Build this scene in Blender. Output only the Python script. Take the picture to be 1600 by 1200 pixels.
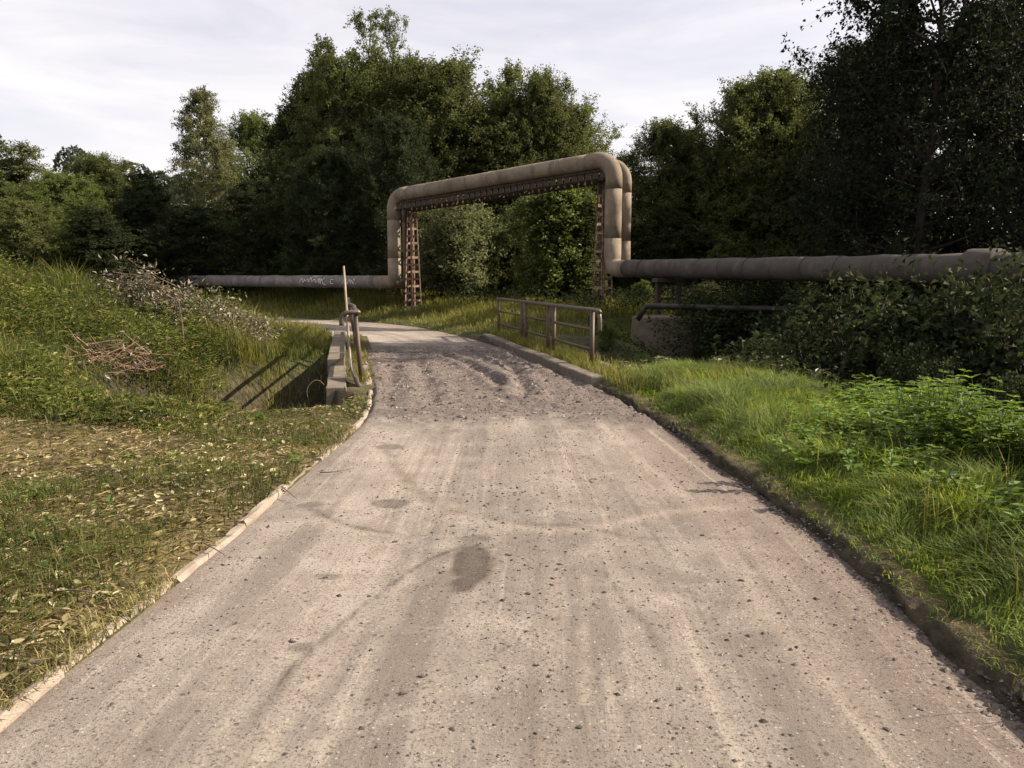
import bpy, math, random
import numpy as np
from mathutils import Vector, Matrix
for _o in list(bpy.data.objects): bpy.data.objects.remove(_o)
SC = bpy.context.scene
COL = SC.collection
R = math.radians
# ------------------------------------------------------------------ camera
CAM_H = 1.65
FPX = 1244.0                      # focal length in photograph pixels (1600 wide)
PITCH = math.atan((600 - 438) / FPX)
cd = bpy.data.cameras.new('camera'); cam = bpy.data.objects.new('camera', cd); COL.objects.link(cam)
cd.sensor_width = 36.0; cd.lens = FPX / 1600 * 36.0; cd.clip_start = 0.05; cd.clip_end = 3000
cam.location = (0, 0, CAM_H); cam.rotation_euler = (math.pi / 2 - PITCH, 0, 0)
SC.camera = cam
# ------------------------------------------------------------------ sky and sun
SUN_EL, SUN_AZ = R(34), R(84)     # azimuth clockwise from the viewing direction (+Y)
w = bpy.data.worlds.new('World'); SC.world = w; w.use_nodes = True
wn, wl = w.node_tree.nodes, w.node_tree.links
sky = wn.new('ShaderNodeTexSky'); sky.sky_type = 'NISHITA'; sky.sun_disc = False
sky.sun_elevation = SUN_EL; sky.sun_rotation = SUN_AZ; sky.dust_density = 1.5
bg = wn['Background']; bg.inputs[1].default_value = 0.1
tc = wn.new('ShaderNodeTexCoord'); mp = wn.new('ShaderNodeMapping')
mp.inputs['Scale'].default_value = (1.1, 1.1, 5.5); mp.inputs['Rotation'].default_value = (0, R(7), R(20))
wl.new(tc.outputs['Generated'], mp.inputs[0])
nz = wn.new('ShaderNodeTexNoise'); nz.inputs['Scale'].default_value = 2.2; nz.inputs['Detail'].default_value = 7
nz.inputs['Roughness'].default_value = 0.55; nz.inputs['Distortion'].default_value = 0.5
wl.new(mp.outputs[0], nz.inputs['Vector'])
cr = wn.new('ShaderNodeValToRGB'); cr.color_ramp.elements[0].position = 0.28; cr.color_ramp.elements[0].color = (.74, .74, .74, 1)
cr.color_ramp.elements[1].position = 0.72; cr.color_ramp.elements[1].color = (.97, .97, .97, 1)
wl.new(nz.outputs[0], cr.inputs[0])
cc = wn.new('ShaderNodeValToRGB'); cc.color_ramp.elements[0].position = 0.3; cc.color_ramp.elements[0].color = (.69, .64, .67, 1)
cc.color_ramp.elements[1].position = 0.75; cc.color_ramp.elements[1].color = (1.05, .98, .96, 1)
wl.new(nz.outputs[0], cc.inputs[0])
vm = wn.new('ShaderNodeVectorMath'); vm.operation = 'SCALE'; vm.inputs['Scale'].default_value = 4.75
wl.new(cc.outputs[0], vm.inputs[0])
mx = wn.new('ShaderNodeMix'); mx.data_type = 'RGBA'
wl.new(cr.outputs[0], mx.inputs[0]); wl.new(sky.outputs[0], mx.inputs[6]); wl.new(vm.outputs[0], mx.inputs[7])
wl.new(mx.outputs[2], bg.inputs[0])
sd_ = bpy.data.lights.new('sun', 'SUN'); sun = bpy.data.objects.new('sun', sd_); COL.objects.link(sun)
sd_.energy = 5.0; sd_.angle = R(0.55); sd_.color = (1.0, 0.86, 0.69)
sun.rotation_euler = (math.pi / 2 - SUN_EL, 0, math.pi - SUN_AZ)
SC.view_settings.view_transform = 'Standard'; SC.view_settings.look = 'None'
SC.view_settings.exposure = 1.32; SC.view_settings.gamma = 1.0; SC.view_settings.use_curve_mapping = False
SC.render.engine = 'CYCLES'
SC.cycles.use_denoising = True
SC.cycles.max_bounces = 6; SC.cycles.diffuse_bounces = 3; SC.cycles.glossy_bounces = 2
SC.cycles.transmission_bounces = 3; SC.cycles.transparent_max_bounces = 4
SC.cycles.caustics_reflective = False; SC.cycles.caustics_refractive = False

# ------------------------------------------------------------------ helpers
def ray(px, py):
    d = Vector(((px - 800) / FPX, 1.0, (600 - py) / FPX))
    c, s = math.cos(PITCH), math.sin(PITCH)
    return Vector((d.x, d.y * c + d.z * s, -d.y * s + d.z * c))
def G(px, py, z=0.0):             # a point of the ground plane at height z
    d = ray(px, py); t = (z - CAM_H) / d.z
    return (d.x * t, d.y * t)
def P(px, py, y):                 # a point at distance y in front of the viewpoint
    d = ray(px, py); t = y / d.y
    return Vector((d.x * t, y, CAM_H + d.z * t))

def _hash(ix, iy, seed):
    h = (ix.astype(np.int64) * 374761393 + iy.astype(np.int64) * 668265263 + seed * 974634777) & 0x7fffffff
    h = ((h ^ (h >> 13)) * 1274126177) & 0x7fffffff
    return ((h ^ (h >> 16)) & 0xffff) / 65535.0
def vn(x, y, f, seed=0):          # smooth value noise 0..1
    x = np.asarray(x, float) * f + 1000.0; y = np.asarray(y, float) * f + 1000.0
    ix, iy = np.floor(x), np.floor(y); fx, fy = x - ix, y - iy
    fx = fx * fx * (3 - 2 * fx); fy = fy * fy * (3 - 2 * fy)
    a, b = _hash(ix, iy, seed), _hash(ix + 1, iy, seed)
    c, d = _hash(ix, iy + 1, seed), _hash(ix + 1, iy + 1, seed)
    return (a * (1 - fx) + b * fx) * (1 - fy) + (c * (1 - fx) + d * fx) * fy
def fbm(x, y, f, seed=0, o=3):
    s = 0; a = 0.5; t = 0
    for i in range(o):
        s = s + a * vn(x, y, f * 2 ** i, seed + i * 17); t += a; a *= 0.5
    return s / t
def ss(a, b, x):
    t = np.clip((np.asarray(x, float) - a) / (b - a), 0, 1); return t * t * (3 - 2 * t)

def tag(o, label=None, cat=None, group=None, kind=None):
    if label: o['label'] = label
    if cat: o['category'] = cat
    if group: o['group'] = group
    if kind: o['kind'] = kind
    return o
def link(name, me, mat=None, parent=None):
    o = bpy.data.objects.new(name, me); COL.objects.link(o)
    if mat is not None and me is not None and not me.materials: me.materials.append(mat)
    if parent is not None: o.parent = parent
    return o
def empty(name, loc=(0, 0, 0), rz=0.0):
    o = bpy.data.objects.new(name, None); COL.objects.link(o)
    o.location = loc; o.rotation_euler = (0, 0, rz); o.empty_display_size = 0.3
    return o
def npmesh(name, V, F, mat=None, smooth=False):
    """V (n,3); F (m,3) or (m,4) array"""
    V = np.asarray(V, np.float32); F = np.asarray(F, np.int32)
    me = bpy.data.meshes.new(name); k = F.shape[1]
    me.vertices.add(len(V)); me.vertices.foreach_set('co', V.ravel())
    me.loops.add(F.size); me.loops.foreach_set('vertex_index', F.ravel())
    me.polygons.add(len(F)); me.polygons.foreach_set('loop_start', np.arange(0, F.size, k, dtype=np.int32))
    me.polygons.foreach_set('use_smooth', np.full(len(F), smooth, bool))
    me.update(calc_edges=True)
    if mat is not None: me.materials.append(mat)
    return me
def fattr(me, name, vals):
    a = me.attributes.new(name, 'FLOAT', 'POINT'); a.data.foreach_set('value', np.asarray(vals, np.float32))
class MB:
    """collects boxes and tubes into ONE mesh"""
    def __init__(s): s.v = []; s.f = []
    def add(s, V, F):
        b = len(s.v); s.v += [tuple(map(float, q)) for q in V]; s.f += [tuple(int(i) + b for i in f) for f in F]
    def box(s, c, half, ax=None):
        c = Vector(c); X, Y, Z = ax if ax else (Vector((1, 0, 0)), Vector((0, 1, 0)), Vector((0, 0, 1)))
        V = [c + X * half[0] * i + Y * half[1] * j + Z * half[2] * k for k in (-1, 1) for j in (-1, 1) for i in (-1, 1)]
        s.add(V, [(0, 2, 3, 1), (4, 5, 7, 6), (0, 1, 5, 4), (2, 6, 7, 3), (0, 4, 6, 2), (1, 3, 7, 5)])
    def bar(s, a, b, wx, wy, up=(0, 0, 1)):
        a, b = Vector(a), Vector(b); Z = (b - a).normalized(); X = Z.cross(Vector(up))
        if X.length < 1e-3: X = Z.cross(Vector((1, 0, 0)))
        X.normalize(); Y = Z.cross(X)
        s.box((a + b) / 2, (wx / 2, wy / 2, (b - a).length / 2), (X, Y, Z))
    def tube(s, pts, rad, k=10, cap=True):
        V, F = tube(pts, rad, k); s.add(V, F)
        if cap:
            n = len(pts); b = len(s.v) - len(V)
            s.f.append(tuple(b + i for i in range(k))[::-1]); s.f.append(tuple(b + (n - 1) * k + i for i in range(k)))
    def build(s, name, mat, parent=None, smooth=False, bevel=0.0, loc=None):
        me = bpy.data.meshes.new(name); me.from_pydata(s.v, [], s.f); me.update()
        if smooth: me.polygons.foreach_set('use_smooth', [len(p.vertices) == 4 for p in me.polygons])
        o = link(name, me, mat, parent)
        if bevel:
            m = o.modifiers.new('bevel', 'BEVEL'); m.width = bevel; m.segments = 2; m.limit_method = 'ANGLE'
        return o
def tube(pts, rad, k=8):
    pts = np.asarray([tuple(p) for p in pts], float); n = len(pts)
    rad = np.full(n, rad, float) if np.isscalar(rad) else np.asarray(rad, float)
    T = np.gradient(pts, axis=0); T /= np.linalg.norm(T, axis=1)[:, None] + 1e-9
    ref = np.array([0, 0, 1.0]) if abs(T[0, 2]) < .9 else np.array([1.0, 0, 0])
    X = np.cross(T[0], ref); X /= np.linalg.norm(X); V = []
    a = np.arange(k) * 2 * np.pi / k
    for i in range(n):
        X = X - T[i] * X.dot(T[i]); X /= np.linalg.norm(X); Y = np.cross(T[i], X)
        V.append(pts[i] + rad[i] * (np.cos(a)[:, None] * X + np.sin(a)[:, None] * Y))
    V = np.concatenate(V)
    F = [(i * k + j, i * k + (j + 1) % k, (i + 1) * k + (j + 1) % k, (i + 1) * k + j) for i in range(n - 1) for j in range(k)]
    return V, F
def bezier_path(pts, sub=6):      # rounded polyline (Catmull-Rom)
    p = [Vector(q) for q in pts]; p = [p[0] * 2 - p[1]] + p + [p[-1] * 2 - p[-2]]; out = []
    for i in range(1, len(p) - 2):
        for j in range(sub):
            t = j / sub; a, b, c, d = p[i - 1:i + 3]
            out.append(0.5 * ((2 * b) + (c - a) * t + (2 * a - 5 * b + 4 * c - d) * t * t + (3 * b - a - 3 * c + d) * t ** 3))
    return out + [p[-2]]
# leaves and blades -------------------------------------------------
def unit(a): return a / (np.linalg.norm(a, axis=-1, keepdims=True) + 1e-9)
def rdir(rng, n):
    return unit(rng.normal(size=(n, 3)))
def leaves(P0, axis, nrm, L, W, fold=0.25):
    """a folded rhombic leaf of two triangles at every point"""
    axis = unit(axis); side = unit(np.cross(axis, nrm)); up = np.cross(side, axis)
    L = np.broadcast_to(L, len(P0))[:, None]; W = np.broadcast_to(W, len(P0))[:, None]
    a = P0; t = P0 + axis * L - up * L * 0.12; m = P0 + axis * L * 0.45
    l = m - side * W / 2 + up * W * fold; r = m + side * W / 2 + up * W * fold
    V = np.stack([a, r, t, l], 1).reshape(-1, 3); b = np.arange(len(P0))[:, None] * 4
    F = np.concatenate([b + [0, 1, 2], b + [0, 2, 3]], 0)
    return V, F
def blades(P0, H, W, lean, rng, up=1.0, flow=None):
    """grass blades: a quad and a tip, bending to one side"""
    n = len(P0); a = rng.uniform(0, 2 * np.pi, n) if flow is None else flow
    d = np.stack([np.cos(a), np.sin(a), np.zeros(n)], 1); s = np.stack([-np.sin(a), np.cos(a), np.zeros(n)], 1)
    H = H[:, None]; W = W[:, None]; k = lean[:, None]; z = np.array([0, 0, 1.0]) * up
    m = P0 + z * H * .55 + d * H * k * .25; t = P0 + z * H * (1 - .35 * k) + d * H * k
    V = np.stack([P0 - s * W / 2, P0 + s * W / 2, m + s * W * .4, m - s * W * .4, t], 1).reshape(-1, 3)
    b = np.arange(n)[:, None] * 5
    F = np.concatenate([b + [0, 1, 2], b + [0, 2, 3], b + [3, 2, 4]], 0)
    return V, F
def leaves6(P0, axis, nrm, L, W, fold=.2, curl=.15):
    """an oval leaf, folded at the midrib and curled at the tip"""
    axis = unit(axis); side = unit(np.cross(axis, nrm)); up = np.cross(side, axis); n = len(P0)
    L = np.broadcast_to(L, n)[:, None]; W = np.broadcast_to(W, n)[:, None]; c = np.broadcast_to(curl, n)[:, None]
    def at_(u, s): return P0 + axis * L * u + side * W * s + up * (abs(s) * W * fold * 2 - c * L * u * u)
    V = np.stack([at_(0, 0), at_(.3, .42), at_(.68, .36), at_(1, 0), at_(.68, -.36), at_(.3, -.42)], 1).reshape(-1, 3); b = np.arange(n)[:, None] * 6
    return V, np.concatenate([b + [0, 1, 2], b + [0, 2, 3], b + [0, 3, 4], b + [0, 4, 5]], 0)
def cat(parts):
    V = []; F = []; o = 0
    for v, f in parts:
        V.append(np.asarray(v)); F.append(np.asarray(f) + o); o += len(v)
    return np.concatenate(V), np.concatenate(F)
def q2t(F):
    F = np.asarray(F); return np.concatenate([F[:, [0, 1, 2]], F[:, [0, 2, 3]]])

# ------------------------------------------------------------------ materials
class N:
    def __init__(s, name):
        s.m = bpy.data.materials.new(name); s.m.use_nodes = True; s.t = s.m.node_tree; s.n = s.t.nodes; s.l = s.t.links
        s.b = s.n['Principled BSDF']; s.out = s.n['Material Output']
    def node(s, typ, **kw):
        q = s.n.new(typ)
        for k, v in kw.items(): setattr(q, k, v)
        return q
    def coord(s, kind='Object', scale=(1, 1, 1)):
        t = s.node('ShaderNodeTexCoord'); m = s.node('ShaderNodeMapping'); m.inputs['Scale'].default_value = scale
        s.l.new(t.outputs[kind], m.inputs[0]); return m.outputs[0]
    def noise(s, scale, detail=4, rough=.6, vec=None, dist=0.0):
        q = s.node('ShaderNodeTexNoise'); q.inputs['Scale'].default_value = scale; q.inputs['Detail'].default_value = detail
        q.inputs['Roughness'].default_value = rough; q.inputs['Distortion'].default_value = dist
        if vec is not None: s.l.new(vec, q.inputs['Vector'])
        return q.outputs[0]
    def ramp(s, fac, stops):
        q = s.node('ShaderNodeValToRGB'); e = q.color_ramp.elements
        while len(e) < len(stops): e.new(0.5)
        for el, (p, c) in zip(e, stops): el.position = p; el.color = (c[0], c[1], c[2], 1)
        s.l.new(fac, q.inputs[0]); return q.outputs[0]
    def val(s, fac, a, b, lo=0.0, hi=1.0):
        q = s.node('ShaderNodeMapRange'); q.inputs[1].default_value = a; q.inputs[2].default_value = b
        q.inputs[3].default_value = lo; q.inputs[4].default_value = hi; s.l.new(fac, q.inputs[0]); return q.outputs[0]
    def mix(s, fac, a, b, mode='MIX'):
        q = s.node('ShaderNodeMix'); q.data_type = 'RGBA'; q.blend_type = mode
        for i, x in ((0, fac), (6, a), (7, b)):
            if isinstance(x, (int, float)): q.inputs[i].default_value = x
            elif isinstance(x, tuple): q.inputs[i].default_value = (*x[:3], 1)
            else: s.l.new(x, q.inputs[i])
        return q.outputs[2]
    def math(s, op, a, b=0.0):
        q = s.node('ShaderNodeMath'); q.operation = op
        for i, x in enumerate((a, b)):
            if isinstance(x, (int, float)): q.inputs[i].default_value = x
            else: s.l.new(x, q.inputs[i])
        return q.outputs[0]
    def attr(s, name):
        q = s.node('ShaderNodeAttribute'); q.attribute_name = name; return q.outputs['Fac']
    def bump(s, h, strength=.5, dist=.02):
        q = s.node('ShaderNodeBump'); q.inputs['Strength'].default_value = strength; q.inputs['Distance'].default_value = dist
        s.l.new(h, q.inputs['Height']); s.l.new(q.outputs[0], s.b.inputs['Normal'])
    def done(s, col, rough=.8, metal=0.0, spec=.3):
        if isinstance(col, tuple): s.b.inputs['Base Color'].default_value = (*col, 1)
        else: s.l.new(col, s.b.inputs['Base Color'])
        if isinstance(rough, (int, float)): s.b.inputs['Roughness'].default_value = rough
        else: s.l.new(rough, s.b.inputs['Roughness'])
        s.b.inputs['Metallic'].default_value = metal; s.b.inputs['Specular IOR Level'].default_value = spec
        return s.m
def leaf_mat(name, stops, trans=.35, rough=.5, spec=.35, patch=.35):
    """foliage: colour differs from leaf to leaf and from clump to clump; light shines through"""
    m = N(name); g = m.node('ShaderNodeNewGeometry'); oi = m.node('ShaderNodeObjectInfo')
    c = m.ramp(g.outputs['Random Per Island'], stops)
    nz = m.noise(.9, 3, .6, m.coord('Object'))
    v = m.val(nz, .3, .7, 1 - patch, 1 + patch)
    v2 = m.val(oi.outputs['Random'], 0, 1, .88, 1.12)
    hs = m.node('ShaderNodeHueSaturation'); m.l.new(c, hs.inputs['Color']); m.l.new(m.math('MULTIPLY', v, v2), hs.inputs['Value'])
    m.done(hs.outputs[0], rough, 0, spec)
    tr = m.node('ShaderNodeBsdfTranslucent'); h2 = m.node('ShaderNodeHueSaturation')
    h2.inputs['Value'].default_value = 1.5; h2.inputs['Saturation'].default_value = 1.1; h2.inputs['Hue'].default_value = .492
    m.l.new(hs.outputs[0], h2.inputs['Color']); m.l.new(h2.outputs[0], tr.inputs[0])
    ms = m.node('ShaderNodeMixShader'); ms.inputs[0].default_value = trans
    m.l.new(m.b.outputs[0], ms.inputs[1]); m.l.new(tr.outputs[0], ms.inputs[2]); m.l.new(ms.outputs[0], m.out.inputs[0])
    return m.m
M = {}
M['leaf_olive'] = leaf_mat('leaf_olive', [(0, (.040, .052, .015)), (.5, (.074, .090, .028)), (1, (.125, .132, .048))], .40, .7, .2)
M['leaf_shaded'] = leaf_mat('leaf_shaded', [(0, (.015, .023, .009)), (.6, (.026, .036, .013)), (1, (.044, .052, .019))], .25, .75, .15)  # foliage lying in shade: the shade is put into the leaf colour
M['leaf_green'] = leaf_mat('leaf_green', [(0, (.05, .075, .016)), (.6, (.085, .115, .024)), (1, (.13, .15, .04))], .4)
M['leaf_birch'] = leaf_mat('leaf_birch', [(0, (.052, .066, .022)), (.6, (.09, .10, .034)), (1, (.145, .14, .05))], .35)
M['leaf_willow'] = leaf_mat('leaf_willow', [(0, (.07, .085, .036)), (.6, (.115, .13, .055)), (1, (.19, .195, .09))], .35)
M['leaf_shade'] = leaf_mat('leaf_shade', [(0, (.007, .010, .005)), (.6, (.012, .017, .008)), (1, (.022, .027, .011))], .2, .8, .1)  # alder leaves near black, deep shade painted into their colour
M['leaf_far'] = leaf_mat('leaf_far', [(0, (.022, .036, .022)), (1, (.05, .062, .036))], .2)
M['leaf_nettle'] = leaf_mat('leaf_nettle', [(0, (.045, .085, .012)), (.6, (.085, .14, .02)), (1, (.13, .18, .032))], .4)
M['leaf_pale'] = leaf_mat('leaf_pale', [(0, (.045, .042, .022)), (.5, (.10, .09, .05)), (.82, (.20, .18, .12)), (1, (.42, .39, .32))], .15, .6)
M['leaf_litter'] = leaf_mat('leaf_litter', [(0, (.05, .035, .018)), (.3, (.12, .09, .04)), (.6, (.19, .17, .07)), (.85, (.30, .26, .14)), (1, (.48, .44, .31))], .12, .7)
M['grass_lush'] = leaf_mat('grass_lush', [(0, (.05, .088, .013)), (.5, (.105, .155, .026)), (.88, (.19, .225, .05)), (1, (.27, .26, .09))], .42, .6, .2)
M['grass_meadow'] = leaf_mat('grass_meadow', [(0, (.032, .050, .010)), (.5, (.066, .086, .018)), (.85, (.115, .12, .03)), (1, (.22, .18, .08))], .4, .7, .2, .55)
M['grass_gold'] = leaf_mat('grass_gold', [(0, (.075, .09, .018)), (.5, (.13, .135, .03)), (.9, (.19, .175, .05)), (1, (.29, .24, .11))], .4, .7, .2)
M['grass_cut'] = leaf_mat('grass_cut', [(0, (.06, .065, .018)), (.45, (.13, .12, .04)), (.8, (.24, .20, .085)), (1, (.42, .34, .19))], .25, .7, .2)

m = N('bark'); v = m.noise(9, 5, .65, m.coord('Object', (1, 1, .25)))
m.bump(v, .6, .03); M['bark'] = m.done(m.ramp(v, [(.3, (.014, .011, .009)), (.7, (.045, .037, .030))]), .9)
m = N('birch_bark'); v = m.noise(6, 4, .7, m.coord('Object', (1, 1, 3)))
M['birch_bark'] = m.done(m.ramp(v, [(.38, (.05, .045, .04)), (.5, (.5, .47, .42))]), .8)
m = N('dead_wood'); v = m.noise(20, 3, .6, m.coord('Object'))
M['dead_wood'] = m.done(m.ramp(v, [(.3, (.10, .06, .04)), (.7, (.28, .18, .12))]), .85)
m = N('twig_wood'); v = m.noise(30, 3, .6, m.coord('Object'))
M['twig_wood'] = m.done(m.ramp(v, [(.3, (.05, .035, .025)), (.7, (.15, .11, .08))]), .85)
m = N('soil'); c = m.coord('Object'); v = m.noise(7, 6, .7, c); v2 = m.noise(60, 3, .6, c)
lit = m.attr('litter'); gr = m.noise(.8, 5, .65, c)
a = m.ramp(v, [(.3, (.022, .018, .013)), (.7, (.075, .058, .042))])
b = m.ramp(v, [(.3, (.07, .052, .026)), (.5, (.12, .095, .045)), (.7, (.19, .145, .085))])
f = m.ramp(v, [(.3, (.03, .04, .010)), (.5, (.05, .065, .016)), (.72, (.085, .085, .03))])
col = m.mix(m.val(gr, .35, .55), a, f); col = m.mix(lit, col, b); col = m.mix(m.attr('bare'), col, a)
m.bump(m.math('ADD', v, v2), .8, .03); M['soil'] = m.done(col, .95, 0, .15)
m = N('clod'); c = m.coord('Object'); g = m.node('ShaderNodeNewGeometry')
M['clod'] = m.done(m.ramp(g.outputs['Random Per Island'], [(0, (.045, .038, .033)), (.8, (.10, .085, .075)), (1, (.26, .23, .20))]), .95, 0, .15)
m = N('stone'); g = m.node('ShaderNodeNewGeometry')
M['stone'] = m.done(m.ramp(g.outputs['Random Per Island'], [(0, (.085, .070, .064)), (.7, (.165, .138, .122)), (.95, (.25, .215, .19)), (1, (.40, .36, .32))]), .9, 0, .2)

m = N('road_dust'); uv = m.coord('UV'); ob = m.coord('Object')
def _stretch(sx, sy):
    q = m.node('ShaderNodeMapping'); q.inputs['Scale'].default_value = (sx, sy, 1); m.l.new(uv, q.inputs[0]); return q.outputs[0]
st = m.noise(1.0, 7, .62, _stretch(9, .16), .3); st2 = m.noise(1.0, 6, .65, _stretch(38, .22), .15); big = m.noise(.7, 6, .62, ob, .6); med = m.noise(3.2, 7, .72, ob, .4)
fine = m.noise(70, 6, .78, ob); grit = m.noise(170, 3, .75, ob); pat = m.noise(1.6, 7, .72, ob, .8)
base = m.ramp(big, [(.30, (.25, .222, .195)), (.5, (.31, .275, .24)), (.70, (.37, .332, .292))])
vo = m.node('ShaderNodeTexVoronoi'); vo.inputs['Scale'].default_value = 62; m.l.new(ob, vo.inputs['Vector']); hs_ = m.node('ShaderNodeSeparateColor'); m.l.new(vo.outputs['Color'], hs_.inputs[0]); cell = hs_.outputs[0]
vo2 = m.node('ShaderNodeTexVoronoi'); vo2.inputs['Scale'].default_value = 28; m.l.new(ob, vo2.inputs['Vector']); h2_ = m.node('ShaderNodeSeparateColor'); m.l.new(vo2.outputs['Color'], h2_.inputs[0]); cell2 = h2_.outputs[0]
# worn strips where the dark stony bed shows through the dust, drawn out along the road
worn = m.math('MULTIPLY', m.math('MAXIMUM', m.val(st, .44, .56), m.attr('band')), m.val(pat, .34, .52))
stony = m.ramp(fine, [(.38, (.05, .042, .037)), (.50, (.125, .107, .094)), (.62, (.25, .22, .19))])
base = m.mix(m.math('MULTIPLY', worn, .62), base, stony)
base = m.mix(m.attr('brown'), base, m.mix(m.val(med, .35, .65), (.14, .105, .088), (.20, .155, .128)))
base = m.mix(m.val(st2, .56, .66, 0, .5), base, (.45, .395, .335))
base = m.mix(m.val(st2, .42, .33, 0, .42), base, (.12, .10, .086))
base = m.mix(m.val(med, .42, .62, .0, .38), base, (.165, .135, .115))
base = m.mix(m.val(fine, .51, .60, 0, .75), base, (.085, .07, .06))
base = m.mix(m.val(grit, .62, .70, 0, .5), base, (.48, .43, .38))
base = m.mix(m.math('MULTIPLY', m.val(cell, .80, .84), m.val(vo.outputs['Distance'], .42, .25, 0, .7)), base, (.07, .06, .053))
base = m.mix(m.math('MULTIPLY', m.val(cell, .10, .06), m.val(vo.outputs['Distance'], .42, .25, 0, .6)), base, (.46, .42, .37))
base = m.mix(m.math('MULTIPLY', m.val(cell2, .93, .95), m.val(vo2.outputs['Distance'], .40, .22, 0, .7)), base, (.06, .05, .044))
gv = m.attr('gravel'); gcol = m.ramp(fine, [(.34, (.055, .045, .042)), (.5, (.135, .112, .102)), (.66, (.235, .20, .18))])
gcol = m.mix(m.val(med, .4, .62, 0, .5), gcol, (.085, .07, .064))
base = m.mix(gv, base, gcol)
base = m.mix(m.math('MULTIPLY', m.attr('pale'), m.val(fine, .62, .40)), base, (.42, .355, .295)); base = m.mix(m.math('MULTIPLY', m.attr('stain'), m.val(grit, .75, .45, .6, 1)), base, (.045, .035, .028))
hh = m.math('ADD', m.math('MULTIPLY', fine, 1.0), m.math('MULTIPLY', grit, .5))
m.bump(hh, .8, .016); M['road'] = m.done(base, .95, 0, .12)

def concrete(name, c0, c1, moss=.4):
    m = N(name); c = m.coord('Object'); v = m.noise(3.5, 6, .68, c); f = m.noise(60, 4, .7, c); w_ = m.noise(1.3, 5, .7, m.coord('Object', (1, 1, .3)))
    col = m.ramp(v, [(.3, c0), (.7, c1)]); col = m.mix(m.val(f, .5, .68, 0, .4), col, tuple(x * .5 for x in c0))
    col = m.mix(m.val(w_, .5, .66, 0, moss), col, (.07, .066, .035))
    m.bump(m.math('ADD', v, f), .5, .015); return m.done(col, .93, 0, .2)
M['concrete'] = concrete('concrete', (.095, .078, .062), (.19, .163, .13))
M['kerb'] = concrete('kerb_concrete', (.19, .155, .125), (.32, .27, .222), .45)
M['footing'] = concrete('footing_concrete', (.10, .086, .064), (.18, .155, .112), .55)
def metal(name, paint, rust, amt, rough=.6):
    m = N(name); c = m.coord('Object'); v = m.noise(7, 6, .7, c); f = m.noise(45, 4, .7, c)
    t = m.val(m.math('ADD', m.math('MULTIPLY', v, .75), m.math('MULTIPLY', f, .3)), .55 - amt * .2, .62 - amt * .15)
    m.bump(f, .3, .004); return m.done(m.mix(t, paint, m.mix(f, rust, tuple(x * .5 for x in rust))), rough, 0, .4)
M['rail'] = metal('rail_paint', (.06, .044, .030), (.085, .045, .026), .5, .55)
M['rail_worn'] = metal('rail_worn', (.085, .074, .055), (.075, .045, .03), .3, .45)
M['rust'] = metal('rusty_steel', (.26, .18, .135), (.16, .09, .062), .5, .8)
M['rust_dark'] = metal('dark_rusty_steel', (.042, .032, .027), (.06, .036, .026), .5, .8)
m = N('pipe_wrap'); c = m.coord('Object'); v = m.noise(1.6, 8, .75, c, .6); f = m.noise(55, 4, .75, c); s_ = m.noise(3.0, 6, .7, m.coord('Object', (1, 1, .22)), .5)
col = m.ramp(v, [(.28, (.11, .09, .066)), (.5, (.19, .155, .115)), (.72, (.27, .225, .17))])
col = m.mix(m.val(f, .48, .64, 0, .35), col, (.08, .06, .045)); col = m.mix(m.val(s_, .52, .66, 0, .55), col, (.085, .058, .04))
m.bump(m.math('ADD', v, m.math('MULTIPLY', f, .5)), .6, .02); M['pipe'] = m.done(col, .85, 0, .25)
m = N('pipe_felt'); c = m.coord('Object'); v = m.noise(2.6, 6, .75, c, ); f = m.noise(60, 3, .7, c)
col = m.ramp(v, [(.3, (.042, .035, .029)), (.55, (.072, .061, .052)), (.75, (.125, .11, .096))]); col = m.mix(m.val(f, .5, .64, 0, .4), col, (.06, .05, .045))
m.bump(m.math('ADD', v, m.math('MULTIPLY', f, .5)), .8, .03); M['felt'] = m.done(col, .8, 0, .3)
M['felt_pale'] = M['felt'].copy(); M['felt_pale'].name = 'pipe_felt_pale'
for _n in M['felt_pale'].node_tree.nodes:
    if _n.type == 'VALTORGB':
        for _e, _c in zip(_n.color_ramp.elements, ((.09, .08, .072), (.17, .155, .145), (.27, .25, .24))): _e.color = (*_c, 1)
m = N('black_pipe'); v = m.noise(5, 4, .6, m.coord('Object')); M['black'] = m.done(m.ramp(v, [(.3, (.012, .012, .011)), (.7, (.035, .033, .028))]), .6)
m = N('white_spray'); v = m.noise(30, 3, .6, m.coord('Object')); M['spray'] = m.done(m.ramp(v, [(.3, (.5, .48, .47)), (.6, (.78, .76, .75))]), .8)
m = N('handle_wood'); v = m.noise(12, 4, .6, m.coord('Object', (1, 1, .1))); M['handle'] = m.done(m.ramp(v, [(.3, (.17, .13, .095)), (.7, (.32, .26, .20))]), .7)
m = N('blade_steel'); v = m.noise(14, 4, .7, m.coord('Object')); M['blade'] = m.done(m.ramp(v, [(.35, (.12, .09, .07)), (.6, (.33, .31, .29))]), .4, .6)
m = N('water'); M['water'] = m.done((.012, .013, .010), .08, 0, .5); v = m.noise(6, 3, .5, m.coord('Object')); m.bump(v, .2, .02)
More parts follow.
